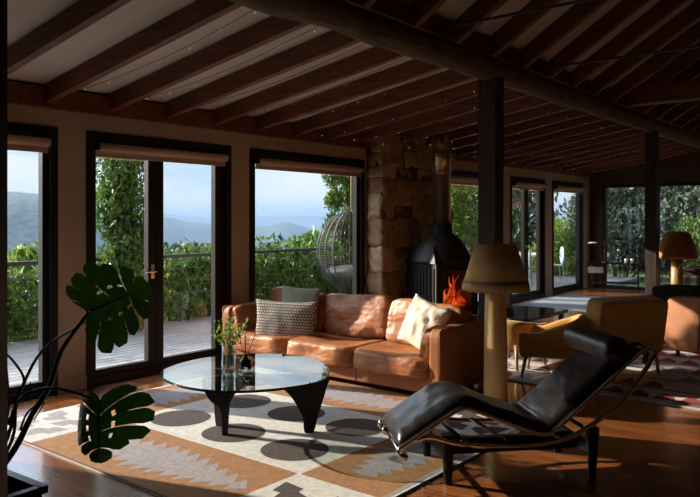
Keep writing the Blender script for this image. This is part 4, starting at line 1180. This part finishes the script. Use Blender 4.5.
ridge('distant_range', 'pale distant mountain range on the horizon', 3800, [(-300,4),(80,4),(160,6),(210,3),(250,4),(290,4),(330,4),(345,5),(420,4),(620,5)], 700, -400, farhill, 9, 8, 8)
# valley haze: a real volume of misty air over the valley
m = MB(); m.box((-6500,-2500,-500),(-170,7500,46)); hz = m.build('valley_haze', None); hz['kind'] = 'stuff'; tag(hz, 'blue morning haze filling the valley before the mountains', 'haze')
hm = bpy.data.materials.new('haze'); hm.use_nodes = True; nt = hm.node_tree; nt.nodes.clear()
out = nt.nodes.new('ShaderNodeOutputMaterial'); vs_ = nt.nodes.new('ShaderNodeVolumeScatter'); vs_.inputs['Color'].default_value = (.32,.47,.70,1); vs_.inputs['Density'].default_value = .00055; vs_.inputs['Anisotropy'].default_value = 0
va = nt.nodes.new('ShaderNodeVolumeAbsorption'); va.inputs['Color'].default_value = (.32,.47,.70,1); va.inputs['Density'].default_value = .00055
ad = nt.nodes.new('ShaderNodeAddShader'); nt.links.new(vs_.outputs[0], ad.inputs[0]); nt.links.new(va.outputs[0], ad.inputs[1]); nt.links.new(ad.outputs[0], out.inputs['Volume']); hz.data.materials.append(hm)

# ================================================================ LIGHT
SUN_EL, SUN_AZ = math.radians(20.5), math.radians(18)
sd = Vector((math.cos(SUN_EL)*math.cos(SUN_AZ), math.cos(SUN_EL)*math.sin(SUN_AZ), -math.sin(SUN_EL)))
L = bpy.data.lights.new('sun', 'SUN'); L.energy = 11.5; L.color = (1,.86,.70); L.angle = math.radians(.6)
so = bpy.data.objects.new('sun', L); COL.objects.link(so); so.rotation_euler = sd.to_track_quat('-Z', 'Y').to_euler(); so.location = (-20,5,12)
W = bpy.data.worlds.new('sky'); S.world = W; W.use_nodes = True; nt = W.node_tree; nt.nodes.clear()
out = nt.nodes.new('ShaderNodeOutputWorld'); bg = nt.nodes.new('ShaderNodeBackground')
tc = nt.nodes.new('ShaderNodeTexCoord'); sep = nt.nodes.new('ShaderNodeSeparateXYZ'); nt.links.new(tc.outputs['Generated'], sep.inputs[0])
r = ramp(nt, [(.0, (.90,1.04,1.16)), (.04, (.74,.94,1.15)), (.12, (.52,.76,1.08)), (.5, (.14,.27,.55)), (1, (.08,.18,.42))]); nt.links.new(sep.outputs['Z'], r.inputs[0])
mp = nt.nodes.new('ShaderNodeMapping'); mp.inputs['Scale'].default_value = (2.2,2.2,11); nt.links.new(tc.outputs['Generated'], mp.inputs[0])
n = nt.nodes.new('ShaderNodeTexNoise'); n.inputs['Scale'].default_value = 1.6; n.inputs['Detail'].default_value = 7; n.inputs['Distortion'].default_value = .3; nt.links.new(mp.outputs[0], n.inputs[0])
r2 = ramp(nt, [(.36, (0,0,0)), (.54, (1,1,1))]); nt.links.new(n.outputs['Fac'], r2.inputs[0])
mx = nt.nodes.new('ShaderNodeMix'); mx.data_type = 'RGBA'; nt.links.new(r2.outputs[0], mx.inputs[0]); nt.links.new(r.outputs[0], mx.inputs[6]); mx.inputs[7].default_value = (1.15,1.19,1.22,1)
# added aureole: sky above the view brightened on the sun's side to fill the room
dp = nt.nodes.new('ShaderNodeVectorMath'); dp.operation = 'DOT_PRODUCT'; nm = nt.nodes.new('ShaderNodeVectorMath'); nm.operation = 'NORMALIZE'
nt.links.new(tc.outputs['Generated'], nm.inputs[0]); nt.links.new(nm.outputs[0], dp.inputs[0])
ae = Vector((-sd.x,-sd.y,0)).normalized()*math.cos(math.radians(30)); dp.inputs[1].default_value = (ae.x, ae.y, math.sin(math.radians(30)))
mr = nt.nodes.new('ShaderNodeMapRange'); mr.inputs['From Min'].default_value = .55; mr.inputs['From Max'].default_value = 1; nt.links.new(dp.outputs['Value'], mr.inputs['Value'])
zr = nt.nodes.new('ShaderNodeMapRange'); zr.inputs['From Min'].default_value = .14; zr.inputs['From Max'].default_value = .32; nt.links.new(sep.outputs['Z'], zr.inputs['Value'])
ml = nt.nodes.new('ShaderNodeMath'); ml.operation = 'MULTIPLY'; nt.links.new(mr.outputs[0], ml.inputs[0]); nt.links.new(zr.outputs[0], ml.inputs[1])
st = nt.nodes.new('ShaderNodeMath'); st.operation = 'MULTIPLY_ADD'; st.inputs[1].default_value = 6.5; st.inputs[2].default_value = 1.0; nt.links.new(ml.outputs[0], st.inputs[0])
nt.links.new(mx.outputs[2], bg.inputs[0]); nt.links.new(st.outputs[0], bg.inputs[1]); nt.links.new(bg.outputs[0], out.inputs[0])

S.view_settings.view_transform = 'Standard'; S.view_settings.look = 'None'; S.view_settings.gamma = 1; S.view_settings.exposure = 0
S.cycles.use_denoising = True
S.cycles.max_bounces = 8; S.cycles.diffuse_bounces = 4; S.cycles.transparent_max_bounces = 24; S.cycles.sample_clamp_indirect = 4
